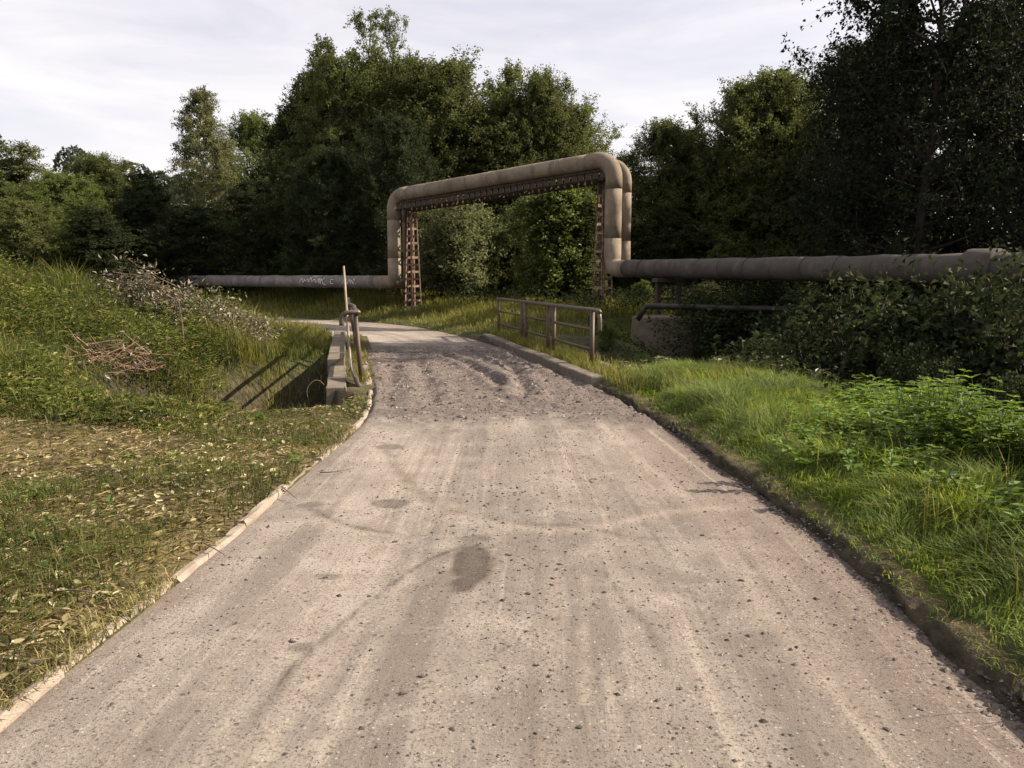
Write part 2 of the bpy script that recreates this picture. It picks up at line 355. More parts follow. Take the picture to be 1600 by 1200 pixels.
# ------------------------------------------------------------------ road lines (ground points)
Lpx = [(0, 1130), (140, 1025), (240, 945), (340, 862), (450, 765), (520, 706), (562, 672), (580, 645), (585, 618), (578, 585), (570, 560), (562, 541)]
Rpx = [(1600, 1150), (1500, 1035), (1380, 920), (1250, 815), (1150, 745), (1050, 675), (985, 637), (930, 605), (855, 573), (775, 541), (740, 531)]
Ledge = [(-1.95, -4.0), (-1.93, 1.0)] + [G(*p) for p in Lpx]
Redge = [(2.05, -4.0), (2.0, 1.0)] + [G(*p) for p in Rpx]
Lfar = [(-5.0, 23.2), (-6.9, 25.6), (-10.0, 28.6), (-15.0, 31.6), (-24, 35.0), (-40, 39)]
Rfar = [(-2.0, 25.0), (-3.5, 28.6), (-5.9, 32.0), (-10.0, 35.2), (-16.0, 37.6), (-25, 40.4), (-41, 44.4)]
def resample(pts, n):
    p = np.array(pts, float); s = np.concatenate([[0], np.cumsum(np.linalg.norm(np.diff(p, axis=0), axis=1))])
    u = np.linspace(0, s[-1], n); return np.stack([np.interp(u, s, p[:, 0]), np.interp(u, s, p[:, 1])], 1)
def smooth(pl, k=3, it=2):
    p = np.array(pl, float)
    for _ in range(it):
        q = p.copy(); q[1:-1] = (p[:-2] + 2 * p[1:-1] + p[2:]) / 4; p = q
    return p
LE = smooth(resample(Ledge + Lfar, 160), it=3); RE = smooth(resample(Redge + Rfar, 160), it=3)
# bridge frame
BO = np.array([1.45, 14.4]); BD = np.array([-.2, .98]); BD = BD / np.linalg.norm(BD); BN = np.array([BD[1], -BD[0]])
def B(s, o, z=0.0):
    q = BO + BD * s + BN * o; return Vector((q[0], q[1], z))
BS0, BS1 = -2.1, 9.6
STREAM = np.array([(-6.2, 10.9), (-4.6, 11.1), (-3.4, 11.35), (-3.5, 13.2), (-1.5, 15.4), (1.5, 16.6), (5, 15.6), (9.5, 13.2), (15, 9.5), (24, 5.0), (60, -6)])
def pdist(x, y, pl):
    x = np.asarray(x, float); y = np.asarray(y, float); d = np.full(x.shape, 1e9)
    for a, b in zip(pl[:-1], pl[1:]):
        ab = b - a; t = np.clip(((x - a[0]) * ab[0] + (y - a[1]) * ab[1]) / (ab @ ab), 0, 1)
        d = np.minimum(d, (x - a[0] - ab[0] * t) ** 2 + (y - a[1] - ab[1] * t) ** 2)
    return np.sqrt(d)
POLY = np.concatenate([LE, RE[::-1]])
def inside(x, y, poly=POLY):
    r = np.zeros(np.shape(x), bool); n = len(poly)
    for i in range(n):
        a = poly[i]; b = poly[(i + 1) % n]
        if a[1] == b[1]: continue
        c = (a[1] > y) != (b[1] > y)
        r ^= c & (x < (b[0] - a[0]) * (y - a[1]) / (b[1] - a[1]) + a[0])
    return r
def onbridge(x, y, m=0.0):
    dx = x - BO[0]; dy = y - BO[1]; s = dx * BD[0] + dy * BD[1]; o = dx * BN[0] + dy * BN[1]
    return (s > BS0 - m) & (s < BS1 + m) & (o > -4.75 - m) & (o < .55 + m)
def hgt(x, y, full=False):
    x = np.asarray(x, float); y = np.asarray(y, float); sh = x.shape; x = x.ravel(); y = y.ravel()
    near = (np.abs(x) < 70) & (y < 90) & (y > -20)
    dL = np.full(x.shape, 50.0); dR = np.full(x.shape, 50.0); dS = np.full(x.shape, 60.0); ins = np.zeros(x.shape, bool)
    if near.any():
        dL[near] = pdist(x[near], y[near], LE[::2]); dR[near] = pdist(x[near], y[near], RE[::2])
        dS[near] = pdist(x[near], y[near], STREAM); ins[near] = inside(x[near], y[near])
    dr = np.where(ins, 0, np.minimum(dL, dR)); right = (dR < dL) | (x > 6)
    z = np.zeros_like(x)
    # verges
    nearR = right & (y < 24)
    wob = .02 * vn(x, y, 3, 5)
    z += np.where(nearR, (.10 + .04 * vn(x, y, .6, 2)) * ss(.02, .22, dr + wob - .01) - 1.0 * ss(.9 + .09 * y, 3.2 + .12 * y, dr) * ss(1.5, 5, y), 0)
    z += np.where(right & (y >= 24), .12 * ss(.05, .4, dr) + .5 * ss(.4, 5, dr) + .38 * ss(1, 4, dr) * ss(-5.2, -8, x), 0)
    z += np.where(~right, .05 * ss(.05, .5, dr) + .2 * ss(1.5, 5, dr) * ss(5, 9, y), 0)
    # mound of the left meadow
    z += np.where(~right, 1.0, 0) * 1.15 * np.exp(-((x + 12.0) / 5.4) ** 2 - ((y - 16) / 6.0) ** 2) * ss(.5, 5, dr)
    # bumps
    z += (fbm(x, y, .45, 9) - .5) * .34 * ss(.5, 3, dr) + (fbm(x, y, 3.0, 4) - .5) * .07 * ss(.08, .5, dr)
    # far land rises gently, wooded hill on the far left
    z += 1.3 * ss(30, 75, y) * ss(1, 8, dr)
    z += 21 * np.exp(-((x + 108) / 55) ** 2 - ((y - 165) / 45) ** 2) + 6 * ss(150, 420, y)
    # low wet ground and stream bed to the right
    low = ss(3.6 - 1.6 * ss(14, 18, y), 8.5 - 3.3 * ss(14, 18, y), x - .04 * y) * ss(4.2, 9, y) * (1 - ss(24, 34, y))
    z -= low * .35
    lf = ss(-6.0, -4.3, x); dep = np.where(x < -1, 1.7 * lf, 1.45 + .75 * ss(1, 4, x))
    bs = (x - BO[0]) * BD[0] + (y - BO[1]) * BD[1]; bo = (x - BO[0]) * BN[0] + (y - BO[1]) * BN[1]
    dep = dep * (1 - ss(-4.78 + .36 * ss(-2.0, -2.25, bs), -4.6 + .36 * ss(-2.0, -2.25, bs), bo) * (1 - ss(-.9, -.5, bo)) * (1 - ss(1.5, 3.0, bs)))
    z -= dep * (1 - ss(.5, np.where(x < -1, np.where(y < 12, 1.9, 2.4), 3.7), dS))
    z -= np.where(ins, .05, 0) * ss(0, .15, np.minimum(dL, dR))
    if full: return z.reshape(sh), dL.reshape(sh), dR.reshape(sh), dS.reshape(sh), ins.reshape(sh), right.reshape(sh)
    return z.reshape(sh)
def hz(x, y): return float(hgt(np.array([x]), np.array([y]))[0])

# ------------------------------------------------------------------ ground sheet
def steps(*segs):
    o = []
    for a, b, d in segs: o += list(np.arange(a, b - 1e-6, d))
    return np.array(o + [segs[-1][1]])
gx = steps((-700, -200, 60), (-200, -60, 10), (-60, -18, 2.0), (-18, -5, .22), (-5, -1.5, .09), (-1.5, 1.2, .15), (1.2, 3.2, .055), (3.2, 8, .14), (8, 24, .4), (24, 60, 3), (60, 200, 14), (200, 700, 100))
gy = steps((-60, -4, 7), (-4, 1.6, .4), (1.6, 13, .07), (13, 26, .15), (26, 46, .5), (46, 90, 2), (90, 260, 9), (260, 900, 80))
X, Y = np.meshgrid(gx, gy)
Z, dL, dR, dS, ins, rgt = hgt(X, Y, True)
nx, ny = len(gx), len(gy)
idx = np.arange(nx * ny).reshape(ny, nx)
F = np.stack([idx[:-1, :-1], idx[:-1, 1:], idx[1:, 1:], idx[1:, :-1]], -1).reshape(-1, 4)
me = npmesh('ground', np.stack([X, Y, Z], -1).reshape(-1, 3), F, M['soil'], True)
lit = np.where(~rgt & ~ins, 1, 0) * (1 - ss(8.3, 10.3, Y + X * .12 + fbm(X, Y, .6, 31) * 1.2)) * (X > -25)
bare = np.where(rgt & (Y < 24), 1 - ss(.10, .22, dR + .1 * vn(X, Y, 4, 3)), 0) * (Y > -5); bare = np.maximum(bare, (1 - ss(1.0, 3.2, dS)))
bare = np.maximum(bare, ss(5, 9, X - .04 * Y) * (1 - ss(30, 40, Y)) * ss(4, 8, Y))
fattr(me, 'litter', lit.ravel()); fattr(me, 'bare', bare.ravel())
ground = link('ground', me); ground['kind'] = 'structure'

# ------------------------------------------------------------------ road sheet
def arc(p): return np.concatenate([[0], np.cumsum(np.linalg.norm(np.diff(p, axis=0), axis=1))])
sL, sR = arc(LE), arc(RE)
def at(pl, s, u): return np.stack([np.interp(u, s, pl[:, 0]), np.interp(u, s, pl[:, 1])], -1)
def s_at_y(pl, s, y):
    k = np.argmax(pl[:, 1] > y); return np.interp(y, [pl[k - 1, 1], pl[k, 1]], [s[k - 1], s[k]])
keys = [(-4, -4), (1, 1), (5, 5), (10, 10), (12.4, 12.4), (19.6, 20.6)]
uL = [0.0] + [s_at_y(LE, sL, a) for a, b in keys[1:]] + [sL[-1]]; uR = [0.0] + [s_at_y(RE, sR, b) for a, b in keys[1:]] + [sR[-1]]
kk = np.array([-4, 1, 5, 10, 12.4, 20, 62.0])
tt = steps((-4, 1.8, .3), (1.8, 9, .022), (9, 21, .045), (21, 34, .16), (34, 62, .7)); cc_ = np.linspace(0, 1, 124)
PL = at(LE, sL, np.interp(tt, kk, uL)); PR = at(RE, sR, np.interp(tt, kk, uR))
RX = PL[:, None, 0] + (PR - PL)[:, None, 0] * cc_; RY = PL[:, None, 1] + (PR - PL)[:, None, 1] * cc_
edge = np.minimum(cc_, 1 - cc_)[None, :] * 3.6
# loose gravel lies over the bridge
front = 9.05 + 1.6 * (fbm(RX, RY * 0, .9, 3) - .5) + .9 * (fbm(RX, RY, 2.5, 8) - .5)
gravel = ss(-.7, .8, RY - front + .9 * (fbm(RX, RY, 5, 29) - .5)) * (1 - ss(18.5, 22.5, RY + fbm(RX, RY, .8, 6) * 2))
gravel = np.clip(gravel * (.75 + .5 * fbm(RX, RY, 1.5, 12)), 0, 1)
RZ = .004 + .012 * (fbm(RX, RY, .7, 1) - .5) + .006 * (fbm(RX, RY, 5, 2) - .5)
rut = np.zeros_like(RX)
def polyd(pxs, z=0.0):
    return pdist(RX, RY, np.array([G(*p) for p in pxs]))
for pl_, wd, dp in (([(690, 557), (730, 570), (770, 595), (790, 612)], .10, .055), ([(772, 560), (800, 575), (815, 600), (820, 625)], .12, .06),
                    ([(800, 555), (850, 572), (890, 590)], .14, .05), ([(650, 560), (665, 590), (672, 630)], .12, .03), ([(612, 575), (612, 610), (606, 640)], .12, .03)):
    d = polyd(pl_) + .08 * (vn(RX, RY, 3, 40) - .5)
    rut += dp * (-np.exp(-(d / wd) ** 2) + .7 * np.exp(-((d - 2.0 * wd) / wd) ** 2))
RZ += gravel * (.035 + .07 * (fbm(RX, RY, 3.2, 21, 4) - .5) + .035 * (vn(RX, RY, 12, 33) - .5)) + rut * gravel
RZ *= ss(0, .05, edge) * .9 + .1
# shallow wheel tracks along the road
for o in (.28, .72): RZ -= .012 * np.exp(-((cc_[None, :] - o) * 3.6 / .28) ** 2) * (1 - gravel)
cN = cc_[None, :] + .05 * (fbm(RX * .3, RY * .35, 1.0, 91) - .5)
band = np.exp(-((cN - .50) / .075) ** 2) * .9 + np.exp(-((cN - .66) / .045) ** 2) * .6 + np.exp(-((cN - .36) / .03) ** 2) * .45
band = np.clip(band * (.35 + 1.1 * fbm(RX, RY, .8, 93)), 0, 1) * ss(9.5, 6.5, RY)
brown = np.clip(ss(.72, .98, cN + .10 * (fbm(RX, RY, .9, 95) - .5)) * .62 + .4 * ss(.96, 1.0, cN), 0, .85) * (1 - gravel) + .35 * ss(.035, .0, cN)
pale = np.zeros_like(RX); stain = np.zeros_like(RX)
def line(pxs, wd, amp, tgt, jit=.02, seed=0):
    pts = [G(*p) for p in pxs]; pts = [(p[0], p[1]) for p in bezier_path([(a, b, 0) for a, b in pts], 8)]
    d = pdist(RX, RY, np.array(pts)) + jit * (fbm(RX, RY, 9, 50 + seed) - .5) * 2
    np.maximum(tgt, amp * np.exp(-(np.maximum(d, 0) / wd) ** 2) * (.5 + .8 * fbm(RX, RY, 6, 71 + seed)), out=tgt)
def blob(px, py, rx, ry, amp, seed=0, pw=.45):
    a, b = G(px, py); q = np.sqrt(((RX - a) / rx) ** 2 + ((RY - b) / ry) ** 2) + pw * 2 * (fbm(RX, RY, 7, 80 + seed, 4) - .5)
    np.maximum(stain, amp * (1 - ss(.75, 1.05, q)), out=stain)
line([(735, 850), (660, 880), (580, 935), (520, 985), (450, 1050), (375, 1150)], .014, .75, stain, .012, 1)
line([(940, 890), (985, 950), (1015, 985), (1040, 1040)], .018, .5, stain, .02, 2)
line([(1150, 850), (1230, 960), (1300, 1080), (1360, 1180)], .02, .38, stain, .02, 9)
line([(600, 695), (615, 725), (650, 765), (700, 795), (780, 812)], .06, .42, stain, .05, 3)
line([(480, 792), (520, 812), (570, 826), (620, 832)], .035, .5, stain, .03, 4)
line([(800, 820), (900, 822), (1000, 838), (1180, 842)], .03, .32, stain, .03, 13)
blob(735, 882, .13, .40, .78, 1); blob(605, 785, .16, .14, .6, 2); blob(490, 789, .10, .10, .5, 3); blob(610, 698, .15, .14, .55, 4); blob(740, 842, .12, .08, .5, 5)
blob(1060, 665, .15, .1, .3, 6); blob(470, 1010, .05, .05, .5, 7); blob(510, 900, .08, .05, .5, 8)
line([(585, 700), (610, 728), (640, 765), (720, 800), (830, 828), (920, 826), (1020, 803), (1150, 793)], .07, .55, pale, .05, 5)
line([(930, 660), (980, 700), (1030, 745), (1065, 775)], .045, .6, pale, .04, 6)
line([(480, 800), (560, 830), (640, 830), (720, 800)], .035, .4, pale, .04, 7)
line([(915, 900), (912, 960), (912, 1010), (915, 1100)], .02, .7, pale, .03, 8)
line([(1120, 860), (1210, 970), (1290, 1070), (1370, 1190)], .05, .5, pale, .05, 10)
line([(660, 880), (610, 930), (560, 985), (490, 1060), (400, 1190)], .03, .4, pale, .05, 11)
line([(870, 870), (868, 960), (862, 1060), (850, 1190)], .03, .4, pale, .05, 12)
V = np.stack([RX, RY, RZ], -1).reshape(-1, 3); n1, n2 = RX.shape
ix = np.arange(n1 * n2).reshape(n1, n2)
F = np.stack([ix[:-1, :-1], ix[:-1, 1:], ix[1:, 1:], ix[1:, :-1]], -1).reshape(-1, 4)
me = npmesh('road', V, F, M['road'], True)
fattr(me, 'gravel', gravel.ravel()); fattr(me, 'band', band.ravel()); fattr(me, 'brown', brown.ravel()); fattr(me, 'pale', np.clip(pale, 0, 1).ravel()); fattr(me, 'stain', np.clip(stain, 0, 1).ravel())
uvl = me.uv_layers.new(name='UVMap'); UU = np.broadcast_to(cc_[None, :], RX.shape).ravel(); VV = np.broadcast_to(tt[:, None], RX.shape).ravel()
uvl.data.foreach_set('uv', np.stack([UU, VV], -1)[F.ravel()].astype(np.float32).ravel())
road = link('road', me); road['kind'] = 'structure'
def road_z(x, y):                 # height of the road surface near a point
    k = np.argmin((RX - x) ** 2 + (RY - y) ** 2); return float(RZ.ravel()[k])

# water in the stream bed
sv = []
for i, (a, b) in enumerate(STREAM):
    t = STREAM[min(i + 1, len(STREAM) - 1)] - STREAM[max(i - 1, 0)]; t = t / np.linalg.norm(t); n_ = np.array([-t[1], t[0]])
    zz = -1.32 - .75 * float(ss(0, 5, a)) - .9 * float(ss(4, 9, a)); sv += [(*(np.array((a, b)) - n_ * .9), zz), (*(np.array((a, b)) + n_ * .9), zz)]
me = npmesh('stream', sv, [(2 * i, 2 * i + 2, 2 * i + 3, 2 * i + 1) for i in range(len(STREAM) - 1)], M['water'])
st_ = link('stream', me); st_['kind'] = 'structure'

# ------------------------------------------------------------------ kerb on the left edge: single edging stones, worn and half buried
kerb = empty('kerb'); kerb['kind'] = 'structure'
rng = np.random.default_rng(5)
def kerb_stone(a, b, wd, top, dep, parent, mat, name='kerb_stone', jag=.012):
    a = np.array(a, float); b = np.array(b, float); L = np.linalg.norm(b - a); t = (b - a) / L; n_ = np.array([t[1], -t[0]])
    k = max(3, int(L / .12)); prof = [(0, -dep), (0, top - .018), (.02, top), (wd - .02, top), (wd, top - .02), (wd, -dep)]
    V = []
    for i in range(k + 1):
        for j, (o, z) in enumerate(prof):
            e = jag * rng.normal() if 0 < j < 5 else 0; e2 = jag * .8 * rng.normal() if 0 < j < 5 else 0
            q = a + t * L * i / k + n_ * (o - wd + e); V.append((q[0], q[1], z + e2 * .6))
    F = [(i * 6 + j, i * 6 + j + 1, (i + 1) * 6 + j + 1, (i + 1) * 6 + j) for i in range(k) for j in range(5)]
    me = bpy.data.meshes.new(name); me.from_pydata(V, [], F + [tuple(range(6)), tuple(k * 6 + j for j in range(6))[::-1]]); me.update()
    return link(name, me, mat, parent)
u = 3.2; sEnd = s_at_y(LE, sL, 11.9)
while u < sEnd:
    ln = 1.0; a = at(LE, sL, u); b = at(LE, sL, min(u + ln - .02, sEnd)); py = a[1]; a = a + rng.normal(0, .012, 2); b = b + rng.normal(0, .012, 2)
    dz = rng.uniform(-.010, .014) + .026
    if 3.4 < py < 6.4 and rng.random() < .3: dz -= .014
    kerb_stone(a, b, .075, dz, .15, kerb, M['kerb'], jag=.006); u += ln
# kerb strip curving past the railing on the left of the bridge
while u < s_at_y(LE, sL, 20.5):
    ln = 1.0; a = at(LE, sL, u); b = at(LE, sL, u + ln - .012)
    kerb_stone(a, b, .11, .06, .15, kerb, M['kerb']); u += ln

# turf edge of the right verge: a low crumbling bank standing straight up from the road
sv_ = np.arange(s_at_y(RE, sR, 1.0), s_at_y(RE, sR, 12.25), .03); e_ = at(RE, sR, sv_); tn = unit(at(RE, sR, sv_ + .06) - at(RE, sR, sv_ - .06)); nR_ = np.stack([tn[:, 1], -tn[:, 0]], 1)
prof = np.array([(-.02, -.05, 1), (-.012, .03, 1), (.0, .065, 1), (.015, .095, 1), (.04, .118, .9), (.09, .135, .5), (.17, .15, .2), (.28, .165, .1), (.40, .165, 0), (.52, .10, 0)])
SS, JJ = np.meshgrid(sv_, np.arange(len(prof)), indexing='ij'); dd_ = prof[JJ, 0]; zz_ = prof[JJ, 1] * np.where(prof[JJ, 1] > 0, .68, 1)
wv = .10 * (fbm(SS, SS * 0, 1.1, 3) - .5) + .09 * (fbm(SS, JJ * .35, 6, 8) - .5); fade = ss(0, .02, np.abs(zz_ + .05))
ex = e_[:, None, 0] + nR_[:, None, 0] * (dd_ + wv * (JJ > 0)); ey = e_[:, None, 1] + nR_[:, None, 1] * (dd_ + wv * (JJ > 0)); ez = zz_ + fade * (.06 * (fbm(SS, SS * 0 + 3, .9, 5) - .5) + .07 * (fbm(SS, dd_ * 6, 8, 11) - .5))
ends_ = ss(12.25, 11.6, ey); ez = -.05 + (ez + .05) * (.35 + .65 * ends_)
i_ = np.arange(SS.size).reshape(SS.shape); F = np.stack([i_[:-1, :-1], i_[1:, :-1], i_[1:, 1:], i_[:-1, 1:]], -1).reshape(-1, 4)
me = npmesh('verge_bank', np.stack([ex, ey, ez], -1).reshape(-1, 3), F, M['soil'], True); fattr(me, 'bare', (prof[JJ, 2] * (.6 + .5 * fbm(SS, dd_ * 5, 6, 2))).clip(0, 1).ravel()); fattr(me, 'litter', np.where(JJ > 4, .75, .1).ravel())
vb = link('verge_bank', me); vb['kind'] = 'structure'
# ------------------------------------------------------------------ the bridge
BX = (Vector((BN[0], BN[1], 0)), Vector((BD[0], BD[1], 0)), Vector((0, 0, 1)))
def bbox(mb, s0, s1, o0, o1, z0, z1):
    mb.box(B((s0 + s1) / 2, (o0 + o1) / 2, (z0 + z1) / 2), ((o1 - o0) / 2, (s1 - s0) / 2, (z1 - z0) / 2), BX)
def rough(o, amt, cuts=5, seed=1, bev=.012):
    import bmesh
    bm = bmesh.new(); bm.from_mesh(o.data)
    for _ in range(3):
        es = [e for e in bm.edges if e.calc_length() > .45]
        if not es: break
        bmesh.ops.subdivide_edges(bm, edges=es, cuts=1, use_grid_fill=True)
    r = random.Random(seed)
    for v in bm.verts: v.co += Vector((r.uniform(-1, 1), r.uniform(-1, 1), r.uniform(-1, 1))) * amt
    bm.to_mesh(o.data); bm.free(); o.data.update()
    if bev: m = o.modifiers.new('bevel', 'BEVEL'); m.width = bev; m.segments = 2; m.limit_method = 'ANGLE'; m.angle_limit = R(50)
bridge = tag(empty('bridge', B(3.7, -2.1, 0)), 'low concrete road bridge with side beams over the overgrown stream', 'bridge')
def bpart(name, boxes, mat, amt=.006, seed=1, bev=.015):
    mb = MB()
    for q in boxes: bbox(mb, *q)
    o = mb.build(name, mat, None); o.parent = bridge; o.matrix_parent_inverse = bridge.matrix_basis.inverted()
    rough(o, amt, seed=seed, bev=bev); return o
bpart('deck_slab', [(BS0, BS1, -4.36, .28, -.42, -.03)], M['concrete'])
pl_ = bpart('parapet_beam', [(BS0 + .05, BS0 + 3.2, -4.66, -4.37, -.75, .10)], M['concrete'], .008, 2)
pl2 = bpart('parapet_beam', [(BS0 + 3.22, BS1, -4.72, -4.40, -.75, .22)], M['concrete'], .008, 7)
pr_ = bpart('parapet_beam', [(-1.05, BS1, .29, .58, -.75, .08)], M['concrete'], .008, 3)
bpart('abutment', [(BS0, BS0 + .6, -4.2, .2, -2.4, -.43)], M['concrete'], .01, 4); bpart('abutment', [(BS1 - 2.6, BS1 - 2.0, -4.2, .2, -2.4, -.43)], M['concrete'], .01, 5)
rk = bpart('bridge_kerb', [(-2.0, -.02, -.66, -.42, -.2, .17), (.0, 2.4, -.66, -.42, -.2, .175), (2.42, 4.9, -.655, -.42, -.2, .165), (4.92, 8.2, -.66, -.42, -.2, .17)], M['concrete'], .010, 6, .03)
# earth fill between kerbs and side beams
def fill(o0, o1, s0, s1, z, seed):
    ns, no = int((s1 - s0) / .06), 12
    S, O = np.meshgrid(np.linspace(s0, s1, ns), np.linspace(o0, o1, no), indexing='ij')
    x = BO[0] + BD[0] * S + BN[0] * O; y = BO[1] + BD[1] * S + BN[1] * O
    zz = z - .22 * ss(-1.7, -2.6, S) + .09 * (fbm(x, y, 2.2, seed) - .45) + .04 * (fbm(x, y, 9, seed + 1) - .5)
    i = np.arange(ns * no).reshape(ns, no); F = np.stack([i[:-1, :-1], i[:-1, 1:], i[1:, 1:], i[1:, :-1]], -1).reshape(-1, 4)
    me = npmesh('earth_fill', np.stack([x, y, zz], -1).reshape(-1, 3), F, M['soil'], True)
    fattr(me, 'litter', np.full(ns * no, .55)); fattr(me, 'bare', np.full(ns * no, .25))
    o = link('earth_fill', me); o.parent = bridge; o.matrix_parent_inverse = bridge.matrix_basis.inverted(); return o
fill(-.44, .32, -2.1, BS1, .10, 61); fill(-4.42, -3.80, -2.6, BS1, .035, 62)

# ------------------------------------------------------------------ railings
def railing(o_, s0, panels, hook, label, lean=0.0, zb=.0, H=1.12):
    root = tag(empty('railing', B(s0, o_, zb)), label, 'railing', 'steel tube railings on the bridge')
    inv = root.matrix_basis.inverted()
    def T(s, z): return B(s, o_ + lean * z * (1 if s > s0 + 4 else .4), zb + z)
    def mk(name, pts, r, k=8, mat='rail'):
        mb = MB(); mb.tube(pts, r, k); o = mb.build(name, M[mat], None, True); o.parent = root; o.matrix_parent_inverse = inv
    end = panels[-1][1]
    if lean: hp = [B(s0 - .1, o_ - .29, zb + H - .20), B(s0 - .1, o_ - .28, zb + H - .06), B(s0 - .1, o_ - .20, zb + H), B(s0 - .08, o_ - .06, zb + H + .01), B(s0 + .1, o_ - .02, zb + H)]
    else: hp = [T(s0 - hook - .02, H - .36), T(s0 - hook - .025, H - .18), T(s0 - hook + .03, H - .05), T(s0 - hook + .16, H)]
    hp += [T(s0 + (end - s0) * i / 6, H) for i in range(1, 7)] + [T(end + .22, H - .0)]
    mk('handrail', bezier_path(hp, 4), .038, 10, 'rail_worn')
    for a, b in panels:
        for s in (a, b): mk('post', [T(s, -.25), T(s, H - .02)], .036 if lean else .043, 10)
        for z in (.40, .76): mk('rail', [T(a, z), T(b, z)], .028, 8)
    return root
railing(0.0, 0.0, [(0.0, 2.75), (3.25, 5.5), (6.0, 9.2)], .42, 'railing along the right side of the bridge, three panels in grass')
railing(-4.13, -.8, [(-.8, 2.3), (2.5, 5.6), (5.8, 8.9)], .35, 'railing on the left bridge edge with a shovel against it', -.16, .02)

# ------------------------------------------------------------------ shovel leaning on the left railing
_t = G(563, 605, .05); tip = Vector((_t[0], _t[1], .03)); hb = P(548, 576, 12.62); top = P(537, 416, 13.25)
ax = (top - hb).normalized(); Lg = (top - hb).length
sh = tag(empty('shovel', tip), 'long handled shovel standing upright against the left railing', 'shovel')
def shp(o): o.parent = sh; o.matrix_parent_inverse = sh.matrix_basis.inverted()
mb = MB(); mb.tube([hb + ax * t for t in np.linspace(-.02, Lg, 8)], [.022, .022, .021, .02, .02, .019, .019, .016], 10); shp(mb.build('handle', M['handle'], None, True))
ba = (hb - tip); BL = ba.length; ba.normalize(); side = ba.cross(Vector((.97, -.2, .12))).normalized(); nrm = side.cross(ba).normalized()
V = []; nu, nv = 9, 9
for j in range(nv):
    v = j / (nv - 1); hw = .115 * (min(1, (v * 2.6 + .02) ** .55) if v < .4 else 1 - .12 * max(0, v - .8) * 5)
    for i in range(nu):
        q = i / (nu - 1) * 2 - 1; V.append(tip + ba * (v * BL) + side * (q * hw) + nrm * (.03 * q * q - .03 * math.sin(v * 3.14)))
F = [(j * nu + i, j * nu + i + 1, (j + 1) * nu + i + 1, (j + 1) * nu + i) for j in range(nv - 1) for i in range(nu - 1)]
mb = MB(); mb.add(V, F); o = mb.build('blade', M['blade'], None, True); shp(o)
sm = o.modifiers.new('solid', 'SOLIDIFY'); sm.thickness = .004
mb = MB(); mb.tube([hb - ba * .10, hb, hb + ax * .16], [.012, .027, .025], 10); shp(mb.build('socket', M['blade'], None, True))

# ------------------------------------------------------------------ heating pipeline with its portal over the road
D1, D2 = .555, .39
RR = P(957, 420, 27.0); RL = P(617, 441, 34.0)
rr = Vector((RR.x, RR.y, 0)); rl = Vector((RL.x, RL.y, 0)); pd = (rl - rr).normalized(); pn = Vector((-pd.y, pd.x, 0))
if pn.y < 0: pn = -pn            # pn points away from the camera
zr, zl = RR.z, RL.z; ztr, ztl = P(957, 247, 27).z, P(617, 306, 34).z
ext_r = P(1700, 420, 12.6); dr_ = (Vector((ext_r.x, ext_r.y, 0)) - rr); ext_l = P(250, 438, 43.0)
def arc_path(pts, r, k=7):
    """polyline with circular elbows"""
    out = [Vector(pts[0])]
    for a, b, c in zip(pts[:-2], pts[1:-1], pts[2:]):
        a, b, c = Vector(a), Vector(b), Vector(c); u1 = (a - b).normalized(); u2 = (c - b).normalized()
        ang = u1.angle(u2); d = r / math.tan(ang / 2); ctr = b + (u1 + u2).normalized() * (r / math.sin(ang / 2))
        p0 = b + u1 * d; p1 = b + u2 * d; v0 = p0 - ctr; v1 = p1 - ctr; th = v0.angle(v1)
        for i in range(k + 1):
            t = i / k; out.append(ctr + (v0 * math.sin((1 - t) * th) + v1 * math.sin(t * th)) / math.sin(th))
    return out + [Vector(pts[-1])]
